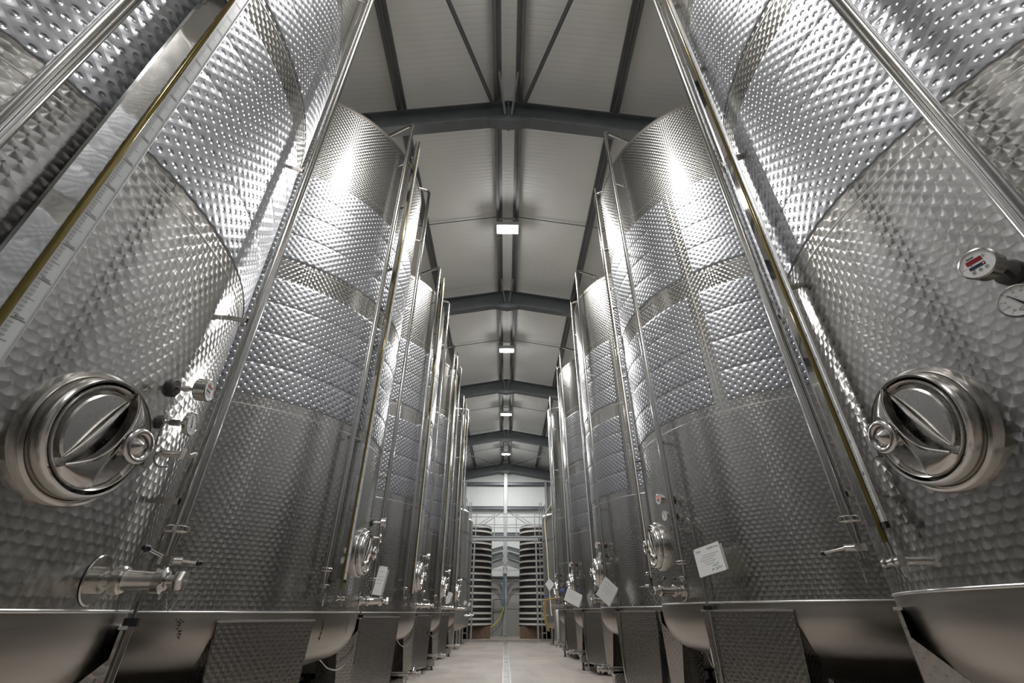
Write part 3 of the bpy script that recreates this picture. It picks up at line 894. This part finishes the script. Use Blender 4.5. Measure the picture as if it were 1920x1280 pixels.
def build_tank(kind, side):
    mir = side == 'R'
    drop = RAISE if mir else 0.0
    root = bpy.data.objects.new('wine_tank', None); COL.objects.link(root); root.empty_display_size = 0.5
    mat = M_PERL if kind == 'dimpled' else M_PLAIN
    mb = MB(); cylpatch(mb, 0, 2 * PI, [(SEAM, R), (1.6, R), (2.66, R), (4.29, R), (5.8, R), (RIM - 0.1, R)], 144)
    part('shell', mb, mat, root, recalc=False)
    mb = MB(); lathe(mb, [(R + 0.001, RIM - 0.10), (R + 0.006, RIM - 0.095), (R + 0.004, RIM - 0.03), (R - 0.02, RIM + 0.02), (R - 0.09, RIM + 0.06), (0.8, RIM + 0.28), (0.25, RIM + 0.36), (0, RIM + 0.36)], None, 144)
    part('top_rim', mb, M_DOME, root, 30)
    mb = MB(); lathe(mb, DOME, None, 120); part('dished_bottom', mb, M_DOME, root, 40, label='smooth rounded tank bottom')
    seams = (SEAM + 0.004, 2.66, 4.29, 5.80) if kind == 'dimpled' else (SEAM + 0.004, 2.3, 3.6, 4.9, 6.2)
    for z in seams:
        mb = MB(); w = 0.0065 if z < 1.2 else 0.0045
        lathe(mb, [(R - 0.001 + w * math.cos(t), z + w * math.sin(t)) for t in [R_(d) for d in (-90, -55, -20, 20, 55, 90)]], None, 144)
        part('weld_seam', mb, M_WELD, root)
    if kind == 'dimpled':
        rows = [(2.75, 3.065), (3.065, 3.405), (3.405, 3.75), (3.75, 4.06), (4.34, 4.68), (4.68, 5.015), (5.015, 5.346), (5.346, 5.665)]
        for a, b in rows:
            e = 0.004; mb = MB()
            lo, hi = (0.0005 if a in (2.75, 4.34) else 0.0044), (0.0005 if b in (4.06, 5.665) else 0.0044)
            prof = [(a, R + lo), (a + e, R + max(lo, 0.0045)), (a + 3 * e, R + 0.0066), (a + 0.05, R + 0.0075), ((a + b) / 2, R + 0.008), (b - 0.05, R + 0.0075), (b - 3 * e, R + 0.0066), (b - e, R + max(hi, 0.0045)), (b, R + hi)]
            cylpatch(mb, R_(-41.3), R_(360 - 46.1), prof, 120)
            part('jacket_panel', mb, M_DIMP, root, 60, recalc=False)
        mb = MB(); fr = frame(-43.7, 0, R)
        box(mb, (0, 4.2, 0.0015), (0.006, 3.06, 0.006), fr); part('vertical_weld', mb, M_WELD, root)
    add_manhole(root, mir)
    phd, zd = (-10.0, 1.955) if not mir else (-15.5, 1.985)
    add_digital(root, phd, zd, False)
    add_analog(root, phd - 0.6, zd - 0.158)
    sample_valve(root, phd - 2.0, zd - 0.285)
    # thin cable from the thermometer
    fr = frame(phd, zd - 0.155, R)
    mb = MB(); tube(mb, spline([(0, -0.02, 0.03), (0.03, -0.12, 0.02), (0.09, -0.17, 0.02), (0.16, -0.16, 0.03)], 6), 0.004, 6, fr); part('sensor_cable', mb, M_CABLE, root)
    add_outlet(root, -11.9, 1.185)
    add_gauge(root, 15.8)
    add_riser(root, 24.5, R * 1.06, 1.40, 7.93, lambda zb: (-0.09, zb - 0.135, 0.14), 'vent_pipe')
    add_riser(root, -20.0, R * 1.075, 1.40, 7.90, lambda zb: (0.02, zb - 0.13, 0.12), 'filling_pipe')
    # drain hose pipe down beside the wall
    fr = frame(-24.5, 0, R * 1.03)
    mb = MB(); tube(mb, fillet([(-0.09, 1.74, 0.0), (-0.02, 1.78, 0.02), (0.0, 1.70, 0.0), (0, 1.1, 0), (0, 0.30, 0), (0.0, 0.06 - drop, -0.05)], 0.05), 0.011, 10, fr)
    d = part('drain_tube', mb, M_PIPE, root)
    mb = MB(); tube(mb, [(0, 1.06, 0), (0, 0.62, 0)], 0.020, 12, fr); part('tube_sleeve', mb, M_PIPE, d)
    mb = MB(); box(mb, (0, 1.045, 0.004), (0.05, 0.03, 0.05), fr); part('tube_clip', mb, M_BLACK, d)
    # legs
    for ph in (37, -35, -107, 109, 181): tank_leg(root, ph, drop)
    # bottom outlet
    fr = frame(-2, 0, 0)
    mb = MB(); tube(mb, fillet([(0, 0.50, 0.25), (0, 0.26, 0.25), (0, 0.26, R + 0.02)], 0.12), 0.03, 14, fr); b = part('bottom_outlet', mb, M_PIPE, root)
    mb = MB(); V = fr @ Matrix.Translation((0, 0.26, R - 0.02))
    lathe(mb, [(0, 0), (0.05, 0), (0.05, 0.025), (0.032, 0.03), (0.036, 0.06), (0.036, 0.10), (0.05, 0.105), (0.05, 0.13), (0.03, 0.135), (0.03, 0.17), (0.042, 0.172), (0.042, 0.20), (0, 0.20)], V, 20)
    part('valve_body', mb, M_POL, b)
    add_lever(b, V, (0, 0.02, 0.08), (0.10, 0.075, 0.08), 0.012, 0.005)
    mb = MB(); prism(mb, [(-0.09, 0.07), (0.09, 0.07), (0.09, 0.19), (-0.09, 0.19)], R - 0.62, R - 0.06, fr, 0.01); part('support_box', mb, M_PERL2, b)
    mb = MB()
    for x in (-0.07, 0.07):
        for zz in (R - 0.56, R - 0.12):
            cyl(mb, (x, 0.08, zz), (x, -drop, zz), 0.012, 10, M=fr); cyl(mb, (x, 0.012 - drop, zz), (x, -drop, zz), 0.03, 12, M=fr)
    part('support_feet', mb, M_RUB, b)
    # thin rod and cable under the bottom
    fr = frame(12, 0, 0)
    mb = MB(); tube(mb, [(0, 0.70, 1.24), (0, 0.02 - drop, 1.24)], 0.012, 8, fr); part('bottom_rod', mb, M_PIPE, root)
    P = []
    for ph, rr, z in ((44, 1.30, 0.68), (30, 1.32, 0.66), (14, 1.34, 0.66), (0, 1.38, 0.72), (-10, 1.46, 0.62), (-17, 1.56, 0.60), (-21, 1.66, 0.72), (-22, 1.67, 0.86)):
        P.append((rr * math.cos(R_(ph)), -rr * math.sin(R_(ph)), z))
    mb = MB(); tube(mb, spline(P, 6), 0.007, 6); part('bottom_cable', mb, M_PIPE, root)
    return root

def place(root, side, i, label, group='tall wine tanks'):
    x = -XL if side == 'L' else XR
    root.location = (x, Y1 + (i - 1) * SP, 0 if side == 'L' else RAISE)
    root.rotation_euler = (0, 0, 0 if side == 'L' else PI)
    tag(root, label, 'wine tank', group)

def dome_r(z):
    for (r0, z0), (r1, z1) in zip(DOME, DOME[1:]):
        if z1 <= z <= z0: return r0 + (r1 - r0) * (z0 - z) / max(1e-9, z0 - z1)
    return R
def grime(root, spots):
    mb = MB(); random.seed(3)
    for ph, z, w, h, lean in spots:
        for k in range(60):
            t = random.random(); dz = (t - 0.5) * h; dp = ph + math.degrees((random.gauss(0, 0.3) * w * (1 - 0.6 * t) + lean * t) / R)
            zz = z - dz; rr = dome_r(zz) + 0.002; sz = random.uniform(0.002, 0.008)
            rr2 = dome_r(zz + sz) + 0.002
            p = []
            for a_, q, r3 in ((-1, zz, rr), (1, zz, rr), (0.7, zz + sz, rr2), (-0.8, zz + sz, rr2)):
                an = R_(dp) + a_ * sz * random.uniform(0.4, 1.0) / R
                p.append((r3 * math.cos(an), -r3 * math.sin(an), q))
            mb.add(p, [(0, 1, 2, 3)])
    o = part('grime_marks', mb, M_DIRT, root, recalc=False, label='black grime streaks on the tank bottom')

WORD = {0: 'behind the viewer', 1: 'nearest and cut off', 2: 'second from the viewer', 3: 'third from the viewer', 4: 'fourth from the viewer', 5: 'fifth from the viewer'}
TANKS = {}
for side, nm in (('L', 'left'), ('R', 'right')):
    proto = build_tank('dimpled', side)
    for k, i in enumerate((1, 2, 3, 4, 0)):
        t = proto if k == 0 else copy_tree(proto)
        place(t, side, i, 'tall dimpled stainless steel wine tank in the %s row, %s' % (nm, WORD[i]))
        TANKS[side, i] = t
        if side == 'R' and i >= 2:      # displays that are switched on
            for ch in t.children:
                for g in ch.children:
                    if g.data and g.data.materials[0] == M_REDD: g.data.materials[0] = M_REDON
    t = build_tank('plain', side)
    place(t, side, 5, 'tall plain stainless steel wine tank in the %s row, %s, without dimples' % (nm, WORD[5]))
    TANKS[side, 5] = t

grime(TANKS['L', 2], [(18, 0.95, 0.03, 0.16, -0.02), (2, 0.97, 0.012, 0.12, -0.01), (-8, 0.95, 0.010, 0.16, -0.01), (58, 0.98, 0.04, 0.12, -0.03), (76, 0.98, 0.035, 0.14, 0.0)])
grime(TANKS['R', 3], [(8, 0.98, 0.02, 0.12, -0.01)])
# ------------------------------------------------------------------ shorter grey tanks at the far end
def short_tank(x, y, r, ztop, label, face):
    root = empty('storage_tank', label, 'tank', (x, y, 0), 0 if face > 0 else PI, 'short grey tanks at the far end')
    mb = MB(); lathe(mb, [(r, 0.75), (r, ztop - 0.06)], None, 72); part('shell', mb, M_SHORT, root, recalc=False)
    mb = MB(); lathe(mb, [(r + 0.002, ztop - 0.08), (r + 0.006, ztop - 0.03), (r - 0.05, ztop + 0.03), (r * 0.5, ztop + 0.2), (0, ztop + 0.25)], None, 72); part('top_rim', mb, M_WELD, root)
    mb = MB(); lathe(mb, [(r, 0.76), (r - 0.02, 0.66), (r - 0.12, 0.56), (r * 0.6, 0.48), (0, 0.45)], None, 48); part('dished_bottom', mb, M_DOME, root)
    for z in (2.15, 3.75):
        mb = MB(); lathe(mb, [(r, z - 0.05), (r + 0.004, z - 0.045), (r + 0.004, z + 0.045), (r, z + 0.05)], None, 72); part('band', mb, M_GALV, root)
    for a in (35, 145, 215, 325):
        mb = MB(); c, s = math.cos(R_(a)) * (r - 0.12), math.sin(R_(a)) * (r - 0.12)
        cyl(mb, (c, s, 0.0), (c, s, 0.72), 0.06, 14); cyl(mb, (c, s, 0.0), (c, s, 0.02), 0.10, 14); part('leg', mb, M_SHORT, root)
    fr = frame(0, 1.3, r)
    mb = MB(); lathe(mb, [(0.12, -0.02), (0.16, -0.02), (0.17, 0.05), (0.14, 0.08), (0.12, 0.06), (0, 0.05)], fr, 32); n = part('manhole', mb, M_POL, root)
    mb = MB(); cyl(mb, (0, 0, 0.05), (0, 0, 0.13), 0.02, 12, M=fr); cyl(mb, (0, 0, 0.12), (0, 0, 0.135), 0.05, 18, M=fr); part('hand_wheel', mb, M_POL, n)
    fr2 = frame(-14, 0.98, r); mb = MB(); cyl(mb, (0, 0, -0.01), (0, 0, 0.22), 0.03, 14, M=fr2); cyl(mb, (0, 0, 0.06), (0, 0, 0.1), 0.05, 14, M=fr2); cyl(mb, (0, 0.0, 0.15), (0, 0.12, 0.15), 0.012, 10, M=fr2)
    part('outlet_valve', mb, M_POL, root)
    # guard hoop on top
    mb = MB()
    for ph in (-18, 18):
        a = R_(ph); tube(mb, [((r - 0.08) * math.cos(a), -(r - 0.08) * math.sin(a), ztop), ((r - 0.08) * math.cos(a), -(r - 0.08) * math.sin(a), ztop + 0.5)], 0.018, 8)
    a = R_(18); tube(mb, [((r - 0.08) * math.cos(a), -(r - 0.08) * math.sin(a), ztop + 0.5), ((r - 0.08) * math.cos(a), (r - 0.08) * math.sin(a), ztop + 0.5)], 0.018, 8)
    part('guard_hoop', mb, M_GALVL, root)
    return root
short_tank(-2.75, 19.05, 1.28, 4.56, 'short grey steel tank behind the last tall tank on the left', 1)
short_tank(-2.72, 21.9, 1.22, 4.70, 'short grey steel tank beside the left walkway post', 1)
short_tank(3.05, 21.4, 1.40, 4.78, 'short grey steel tank on the right with cream hose and diamond tag', -1)

# ------------------------------------------------------------------ hooped wooden vats at the back
def vat(x, label):
    y, r, z0, z1 = 26.6, 1.22, 0.50, 5.14
    root = empty('hooped_vat', label, 'vat', (x, y, 0), 0, 'hooped vats')
    ns = 44; mb0 = MB(); w = 2 * PI / ns
    rt = lambda z: r * (1.0 - 0.065 * (z - z0) / (z1 - z0))
    vs = []
    for z in (z0, z1):
        for rr, ww in ((rt(z), w * 0.47), (rt(z) - 0.05, w * 0.47)):
            vs += [(rr * math.cos(-ww), rr * math.sin(-ww), z), (rr * math.cos(ww), rr * math.sin(ww), z)]
    mb0.add(vs, [(0, 1, 5, 4), (3, 2, 6, 7), (0, 4, 6, 2), (1, 3, 7, 5), (0, 2, 3, 1), (4, 5, 7, 6)])
    sm = mesh('stave', mb0, M_STAVE)
    for k in range(ns): obj('stave', sm, root, None, k * w)
    mb = MB(); lathe(mb, [(0, z0 + 0.05), (rt(z0) - 0.04, z0 + 0.05), (rt(z1) - 0.04, z1 - 0.1), (0, z1 - 0.1)], None, 44); part('inner_body', mb, M_STAVE, root)
    zs = [0.60, 0.82, 1.06] + [1.34 + 0.290 * k for k in range(13)] + [5.06]
    for z in zs:
        h = 0.043; ro = rt(z) + 0.022
        mb = MB(); lathe(mb, [(ro - 0.02, z - h), (ro, z - h), (ro - 0.002, z + h), (ro - 0.022, z + h)], None, 56, closed=True); part('hoop', mb, M_HOOP, root)
    # chalk scribbles on two staves bands
    mb = MB(); random.seed(int(x * 100) % 97)
    for zz, a0, a1 in ((1.86, 255, 285), (1.57, 250, 292)):
        a = a0
        while a < a1:
            pts = []
            for k in range(5):
                aa = R_(a + k * 0.55); rr = rt(zz) + 0.004
                pts.append((rr * math.cos(aa), rr * math.sin(aa), zz + random.uniform(-0.05, 0.05)))
            tube(mb, pts, 0.004, 4); a += 3.4
    part('chalk_marks', mb, M_HOOP, root)
    return root
vat(-1.90, 'black staved vat with pale hoops left of the rear post')
vat(1.95, 'black staved vat with pale hoops right of the rear post')
for x, side in ((-1.90, 'left'), (1.95, 'right')):
    for k, (dx, dy, sx) in enumerate(((-0.62, -0.55, 0.34), (0.62, -0.55, 0.56), (-0.6, 0.6, 0.5), (0.6, 0.6, 0.5))):
        if side == 'right': dx = -dx
        mb = MB(); prism(mb, [(-sx, -0.22), (sx, -0.22), (sx, 0.22), (-sx, 0.22)], 0, 0.50, None, 0.012)
        o = obj('timber_block', mesh('timber_block', mb, M_WOOD), None, (x + dx, 26.6 + dy, 0))
        tag(o, 'brown timber block under the %s hooped vat, %s' % (side, ('front outer', 'front inner beside the aisle', 'rear outer', 'rear inner')[k]), 'timber block', 'timber blocks under the vats')

# ------------------------------------------------------------------ rear wall steelwork
def bar(name, p0, p1, w, h, mat, label, cat, group=None):
    p0, p1 = Vector(p0), Vector(p1); d = p1 - p0
    Q = d.to_track_quat('X', 'Z').to_matrix().to_4x4(); Q.translation = p0
    mb = MB(); L = d.length
    box(mb, (L / 2, 0, h / 2 - 0.008), (L, w, 0.016), Q); box(mb, (L / 2, 0, -h / 2 + 0.008), (L, w, 0.016), Q); box(mb, (L / 2, 0, 0), (L, 0.014, h - 0.03), Q)
    o = obj(name, mesh(name, mb, mat)); tag(o, label, cat, group); return o
YB = Y_BACK - 0.17
for z, w in ((8.06, 'highest, under the gable'), (6.60, 'middle, above the railing'), (5.10, 'lowest, behind the railing')):
    bar('wall_girt', (-HALF_W + 0.05, YB - 0.02, z), (HALF_W - 0.05, YB - 0.02, z), 0.10, 0.17, M_GALV, 'horizontal grey girt on the rear wall, ' + w, 'girt', 'rear wall girts')
mb = MB(); box(mb, (0.0, YB - 0.16, 4.35), (0.20, 0.014, 8.7)); box(mb, (0.0, YB - 0.02, 4.35), (0.20, 0.014, 8.7)); box(mb, (0, YB - 0.09, 4.35), (0.012, 0.14, 8.7))
o = obj('rear_post', mesh('rear_post', mb, M_GALVL)); tag(o, 'bright galvanised post in the middle of the rear wall', 'post')
for s in (-1, 1):
    mb = MB(); box(mb, (s * 2.52, YB - 0.08, 4.1), (0.12, 0.12, 8.2)); o = obj('rear_post', mesh('rear_post', mb, M_GALVL)); tag(o, 'slim galvanised rear wall post on the ' + ('left' if s < 0 else 'right'), 'post')
for s, nm in ((-1, 'left'), (1, 'right')):
    bar('wall_strut', (s * 0.12, YB - 0.06, 4.34), (s * 2.4, YB - 0.06, 3.78), 0.08, 0.20, M_GALV, 'upper sloping strut %s of the rear post' % nm, 'strut', 'rear wall struts')
    bar('wall_strut', (s * 0.12, YB - 0.06, 3.98), (s * 2.4, YB - 0.06, 3.30), 0.08, 0.24, M_GALV, 'lower sloping strut %s of the rear post' % nm, 'strut', 'rear wall struts')
    mb = MB(); tube(mb, [(s * 0.25, YB - 0.05, 6.5), (s * 2.3, YB - 0.05, 5.2)], 0.016, 6); o = obj('tie_rod', mesh('tie_rod', mb, M_GALVL)); tag(o, 'thin diagonal tie rod on the rear wall, %s of the post' % nm, 'tie rod')

# walkway with railing
wk = empty('walkway', 'raised steel walkway with railing crossing in front of the vats', 'walkway', (0, 24.2, 0))
mb = MB(); box(mb, (0, 0, 4.33), (3.3, 0.12, 0.016)); box(mb, (0, 0, 4.17), (3.3, 0.12, 0.016)); box(mb, (0, 0, 4.25), (3.3, 0.012, 0.15)); part('beam', mb, M_GALVL, wk)
mb = MB(); box(mb, (0, 0.45, 4.355), (3.3, 1.0, 0.03)); part('deck', mb, M_GALVL, wk)
for s in (-1, 1):
    mb = MB(); box(mb, (s * 1.56, 0, 2.08), (0.012, 0.13, 4.16)); box(mb, (s * 1.50, 0, 2.08), (0.012, 0.13, 4.16)); box(mb, (s * 1.53, 0, 2.08), (0.06, 0.012, 4.16)); box(mb, (s * 1.53, 0, 0.01), (0.2, 0.2, 0.02)); part('post', mb, M_GALVL, wk)
for x in (-1.5, -0.56, 0.56, 1.5):
    mb = MB(); box(mb, (x, 0.0, 4.90), (0.045, 0.03, 1.12)); part('rail_post', mb, M_GALVL, wk)
for y in (0.0, 0.92):
    for z in (4.92, 5.45):
        mb = MB(); tube(mb, [(-2.3, y, z), (2.3, y, z)], 0.022, 8); part('rail', mb, M_GALVL, wk)
# ladders by the short tanks
for x, nm in ((-1.78, 'left'), (1.78, 'right')):
    l = empty('access_ladder', 'thin steel ladder top on the %s end of the walkway' % nm, 'ladder', (x, 23.7, 0))
    for d in (-0.1, 0.1):
        mb = MB(); tube(mb, [(d, 0, 0), (d, 0, 4.3), (d * 0.4, 0, 5.9)], 0.02, 6); part('stile', mb, M_GALVL, l)
    for z in [0.3 * k for k in range(1, 19)]:
        mb = MB(); tube(mb, [(-0.08, 0, z), (0.08, 0, z)], 0.012, 6); part('rung', mb, M_GALVL, l)

# service gear on the rear post
yy = YB - 0.25
sb = empty('switch_box', 'pale switch box with two small floodlights on the rear post', 'switch box', (0, yy, 2.98))
mb = MB(); prism(mb, [(-0.11, -0.03), (0.11, -0.03), (0.11, 0.05), (-0.11, 0.05)], 0, 0.30, None, 0.01); part('box', mb, M_BOX, sb)
for s in (-1, 1):
    mb = MB(); lathe(mb, [(0, -0.07), (0.06, -0.07), (0.05, 0.0), (0.02, 0.04), (0, 0.04)], Matrix.Translation((s * 0.10, -0.03, 0.36)) @ Matrix.Rotation(R_(-80), 4, 'X'), 16); part('floodlight', mb, M_WHITE, sb)
mb = MB(); box(mb, (0, 0.01, 0.33), (0.2, 0.03, 0.03)); part('mount', mb, M_BOX, sb)
mb = MB(); tube(mb, [(-0.04, yy - 0.01, 2.85), (-0.04, yy - 0.01, 1.4)], 0.045, 12); cyl(mb, (-0.04, yy - 0.01, 1.34), (-0.04, yy - 0.01, 1.42), 0.055, 12)
o = obj('water_pipe', mesh('water_pipe', mb, M_BLUEP)); tag(o, 'blue-grey water pipe running down the rear post', 'pipe')
mb = MB(); tube(mb, spline([(-0.04, yy - 0.06, 1.36), (-0.10, yy - 0.10, 1.15), (-0.28, yy - 0.2, 0.80), (-0.6, yy - 0.4, 0.50), (-0.95, yy - 0.7, 0.36)], 8), 0.028, 10)
o = obj('garden_hose', mesh('garden_hose', mb, M_YEL)); tag(o, 'bright yellow hose hanging from the blue pipe to the left', 'hose')
mb = MB(); tube(mb, spline([(-0.02, yy, 1.3), (-0.2, yy - 0.05, 0.6), (-0.55, yy - 0.1, 0.22), (-0.9, yy - 0.1, 0.12)], 8), 0.012, 8)
o = obj('loose_cable', mesh('loose_cable', mb, M_CABLE)); tag(o, 'thin grey cable sagging below the yellow hose', 'cable')
for s, nm in ((-1, 'left'), (1, 'right')):
    cbd = empty('cable_bundle', 'three grey cables curving up to the %s of the rear post' % nm, 'cable', (0, yy, 2.0))
    for k in range(3):
        mb = MB(); tube(mb, spline([(s * 0.13, 0.02, 0.10 * k), (s * 0.24, 0.02, 0.25 + 0.10 * k), (s * 0.5, 0.04, 0.50 + 0.08 * k), (s * 1.0, 0.05, 0.58 + 0.06 * k)], 8), 0.022, 8)
        part('cable', mb, M_CABLE, cbd)
mb = MB(); tube(mb, [(-0.62, yy, 0.6), (-0.62, yy, 1.72)], 0.018, 8); tube(mb, [(-0.62, yy, 1.70), (-0.15, yy, 1.74)], 0.03, 8)
o = obj('stand_pipe', mesh('stand_pipe', mb, M_GALV)); tag(o, 'thin grey standpipe with side arm left of the rear post', 'pipe')

# right-hand far gear
mb = MB(); lathe(mb, [(0, 0), (0.14, 0), (0.14, 0.02), (0.125, 0.03), (0.125, 1.12), (0.10, 1.17), (0, 1.18)], Matrix.Translation((1.98, 22.1 - 2.6, 0)), 28)
o = obj('steel_cylinder', mesh('steel_cylinder', mb, M_SHORT)); tag(o, 'upright plain steel cylinder on the floor beside the right tanks', 'cylinder')
yt = 21.4
def hose(pts, r, mat, name, label, group=None):
    mb = MB(); tube(mb, spline(pts, 8), r, 10); o = obj(name, mesh(name, mb, mat)); return tag(o, label, 'hose', group)
hose([(2.05, yt - 1.30, 5.15), (1.86, yt - 0.98, 4.92), (1.74, yt - 0.62, 4.5), (1.78, yt - 0.70, 3.4), (1.80, yt - 0.72, 2.4), (1.84, yt - 0.80, 1.2), (1.86, yt - 0.82, 0.98)], 0.03, M_CREAM, 'filling_hose', 'cream hose hanging down the short grey tank on the right')

def local_pt(side, i, phi, r, z):
    cx = -XL if side == 'L' else XR; sg = 1 if side == 'L' else -1; cy = Y1 + (i - 1) * SP
    a = R_(phi)   # phi > 0 towards the viewer on either side
    return Vector((cx + sg * r * math.cos(a), cy - r * math.sin(a), z))
# amber hoses and blue hose bars at the far right tanks
for k, (ph, lab) in enumerate(((2, 'left one'), (9, 'right one'))):
    p = local_pt('R', 5, ph, R + 0.36, 1.42)
    hose([local_pt('R', 5, ph, R + 0.004, 1.46), p, p + Vector((-0.05, 0, -0.02)), p + Vector((-0.09, 0.02, -0.25)), p + Vector((-0.07, 0.0, -0.55)), p + Vector((0.0, 0, -0.80))], 0.019, M_ORA, 'wine_hose', 'amber hose loop hanging at the last tall right tank, ' + lab, 'amber hoses')
for i, nm in ((4, 'fourth'), (5, 'fifth')):
    a, b = local_pt('R', i, 12 if i == 4 else 9, R + (0.30 if i == 4 else 0.36), 1.53), local_pt('R', i, -1, R + (0.30 if i == 4 else 0.40), 1.53)
    mb = MB(); tube(mb, [a, b], 0.022, 8)
    o = obj('blue_handle', mesh('blue_handle', mb, M_BLUE)); tag(o, 'blue bar across the valves of the %s tank on the right' % nm, 'handle', 'blue bars')

# ------------------------------------------------------------------ paper sheets hung on the tanks
def sheet(corners, label, lines, name='tank_sheet', sleeve=0.02):
    """corners: top-left, top-right, bottom-right, bottom-left in the world"""
    c = [Vector(p) for p in corners]
    X = (c[1] - c[0]); w = X.length; X.normalize()
    Yv = (c[0] - c[3]); h = Yv.length
    Z = X.cross(Yv).normalized(); Yn = Z.cross(X)
    M = Matrix(((X.x, Yn.x, Z.x, c[3].x), (X.y, Yn.y, Z.y, c[3].y), (X.z, Yn.z, Z.z, c[3].z), (0, 0, 0, 1)))
    root = empty(name, label, 'paper sheet', c[3][:], 0, 'tank sheets')
    Ml = Matrix.Translation(-c[3]) @ M
    mb = MB(); prism(mb, [(0, 0), (w, 0), (w, h), (0, h)], 0, 0.002, Ml); part('paper', mb, M_PAPER, root)
    mb = MB(); prism(mb, [(0.01, -0.004), (w + sleeve, 0.004), (w + sleeve, h - 0.02), (0.01, h - 0.03)], -0.006, -0.003, Ml); part('plastic_sleeve', mb, M_SLEEVE, root)
    mbs = {}
    for s, size, fx, fy, mat, al in lines:
        m = mbs.setdefault(mat, MB())
        if s == '~':       # a line of handwriting
            random.seed(int(size * 1000 + fy * 100)); x = fx * w; pts = []
            while x < (fx + size) * w:
                pts.append(Ml @ Vector((x, fy * h + random.uniform(-0.011, 0.013), 0.003))); x += random.uniform(0.003, 0.007)
            tube(m, pts, 0.0013, 4)
        elif s == '-': quad(m, fx * w, (fx + size) * w, fy * h, fy * h + 0.006, Ml, 0.0025)
        else: text(m, s, size * w, fx * w, fy * h, Ml, 0.0026, al)
    for mat, m in mbs.items(): part('print', m, mat, root, recalc=False)
    mb = MB(); tube(mb, [Ml @ Vector((0.012, h - 0.012, 0.004)), Ml @ Vector((0.0, h + 0.02, 0.01)), Ml @ Vector((-0.02, h + 0.10, 0.0))], 0.003, 6); part('wire', mb, M_BLACK, root)
    return root
LN = [('FS44', 0.095, 0.08, 0.82, M_INK, 'LEFT'), ('65,000 litres', 0.088, 0.96, 0.84, M_INK, 'RIGHT'), ('-', 0.62, 0.30, 0.66, M_FADED, ''), ('-', 0.55, 0.24, 0.58, M_FADED, ''), ('-', 0.5, 0.16, 0.50, M_FADED, ''), ('-', 0.45, 0.30, 0.42, M_FADED, ''), ('-', 0.32, 0.34, 0.34, M_FADED, ''),
      ('~', 0.24, 0.58, 0.27, M_GREEN, ''), ('~', 0.10, 0.52, 0.13, M_INK, ''), ('~', 0.26, 0.66, 0.14, M_REDINK, '')]
PLAIN = [('-', 0.6, 0.15, 0.80, M_FADED, ''), ('-', 0.7, 0.15, 0.62, M_FADED, ''), ('-', 0.7, 0.15, 0.5, M_FADED, ''), ('-', 0.5, 0.15, 0.38, M_FADED, '')]
lp = lambda i, ph, z, r=1.09, s='R': local_pt(s, i, ph, R * r, z)
sheet([lp(2, 27.6, 1.556), lp(2, 36.4, 1.60, 1.10), lp(2, 38.2, 1.366, 1.12), lp(2, 27.3, 1.335, 1.10)], 'white written sheet FS44 hung on the second right tank', LN)
def sheet_px(i, ph, z, w, h, tilt, yaw, label, s='R', r=1.17):
    p = local_pt(s, i, ph, R * r, z)
    X = Vector((math.cos(yaw), math.sin(yaw), 0)); Zu = Vector((0, 0, 1))
    A = X * math.cos(tilt) + Zu * math.sin(tilt); B = -X * math.sin(tilt) + Zu * math.cos(tilt)
    sheet([p - A * w / 2 + B * h / 2, p + A * w / 2 + B * h / 2, p + A * w / 2 - B * h / 2, p - A * w / 2 - B * h / 2], label, PLAIN)
sheet_px(3, 27, 1.36, 0.26, 0.31, R_(-38), R_(20), 'plain-backed sheet hanging cornerwise on the third right tank')
sheet_px(4, 24, 1.37, 0.36, 0.26, R_(-24), R_(10), 'white sheet tilted to the right on the fourth right tank')
sheet_px(2, -7, 1.37, 0.09, 0.27, R_(-8), R_(18), 'narrow white sheet below the manhole of the second left tank', 'L', 1.12)
sheet_px(4, -9, 1.40, 0.11, 0.22, R_(-20), R_(10), 'small white sheet below the manhole of the fourth left tank', 'L', 1.10)
mb = MB(); prism(mb, [(0, 0.22), (0.20, 0.02), (0.0, -0.24), (-0.18, 0.02)], -0.002, 0.002, Matrix.Translation((1.80, yt - 1.0, 2.05)) @ Matrix.Rotation(PI / 2, 4, 'X'))
o = obj('diamond_tag', mesh('diamond_tag', mb, M_PAPER)); tag(o, 'white diamond-shaped tag on the short grey tank at right', 'tag')
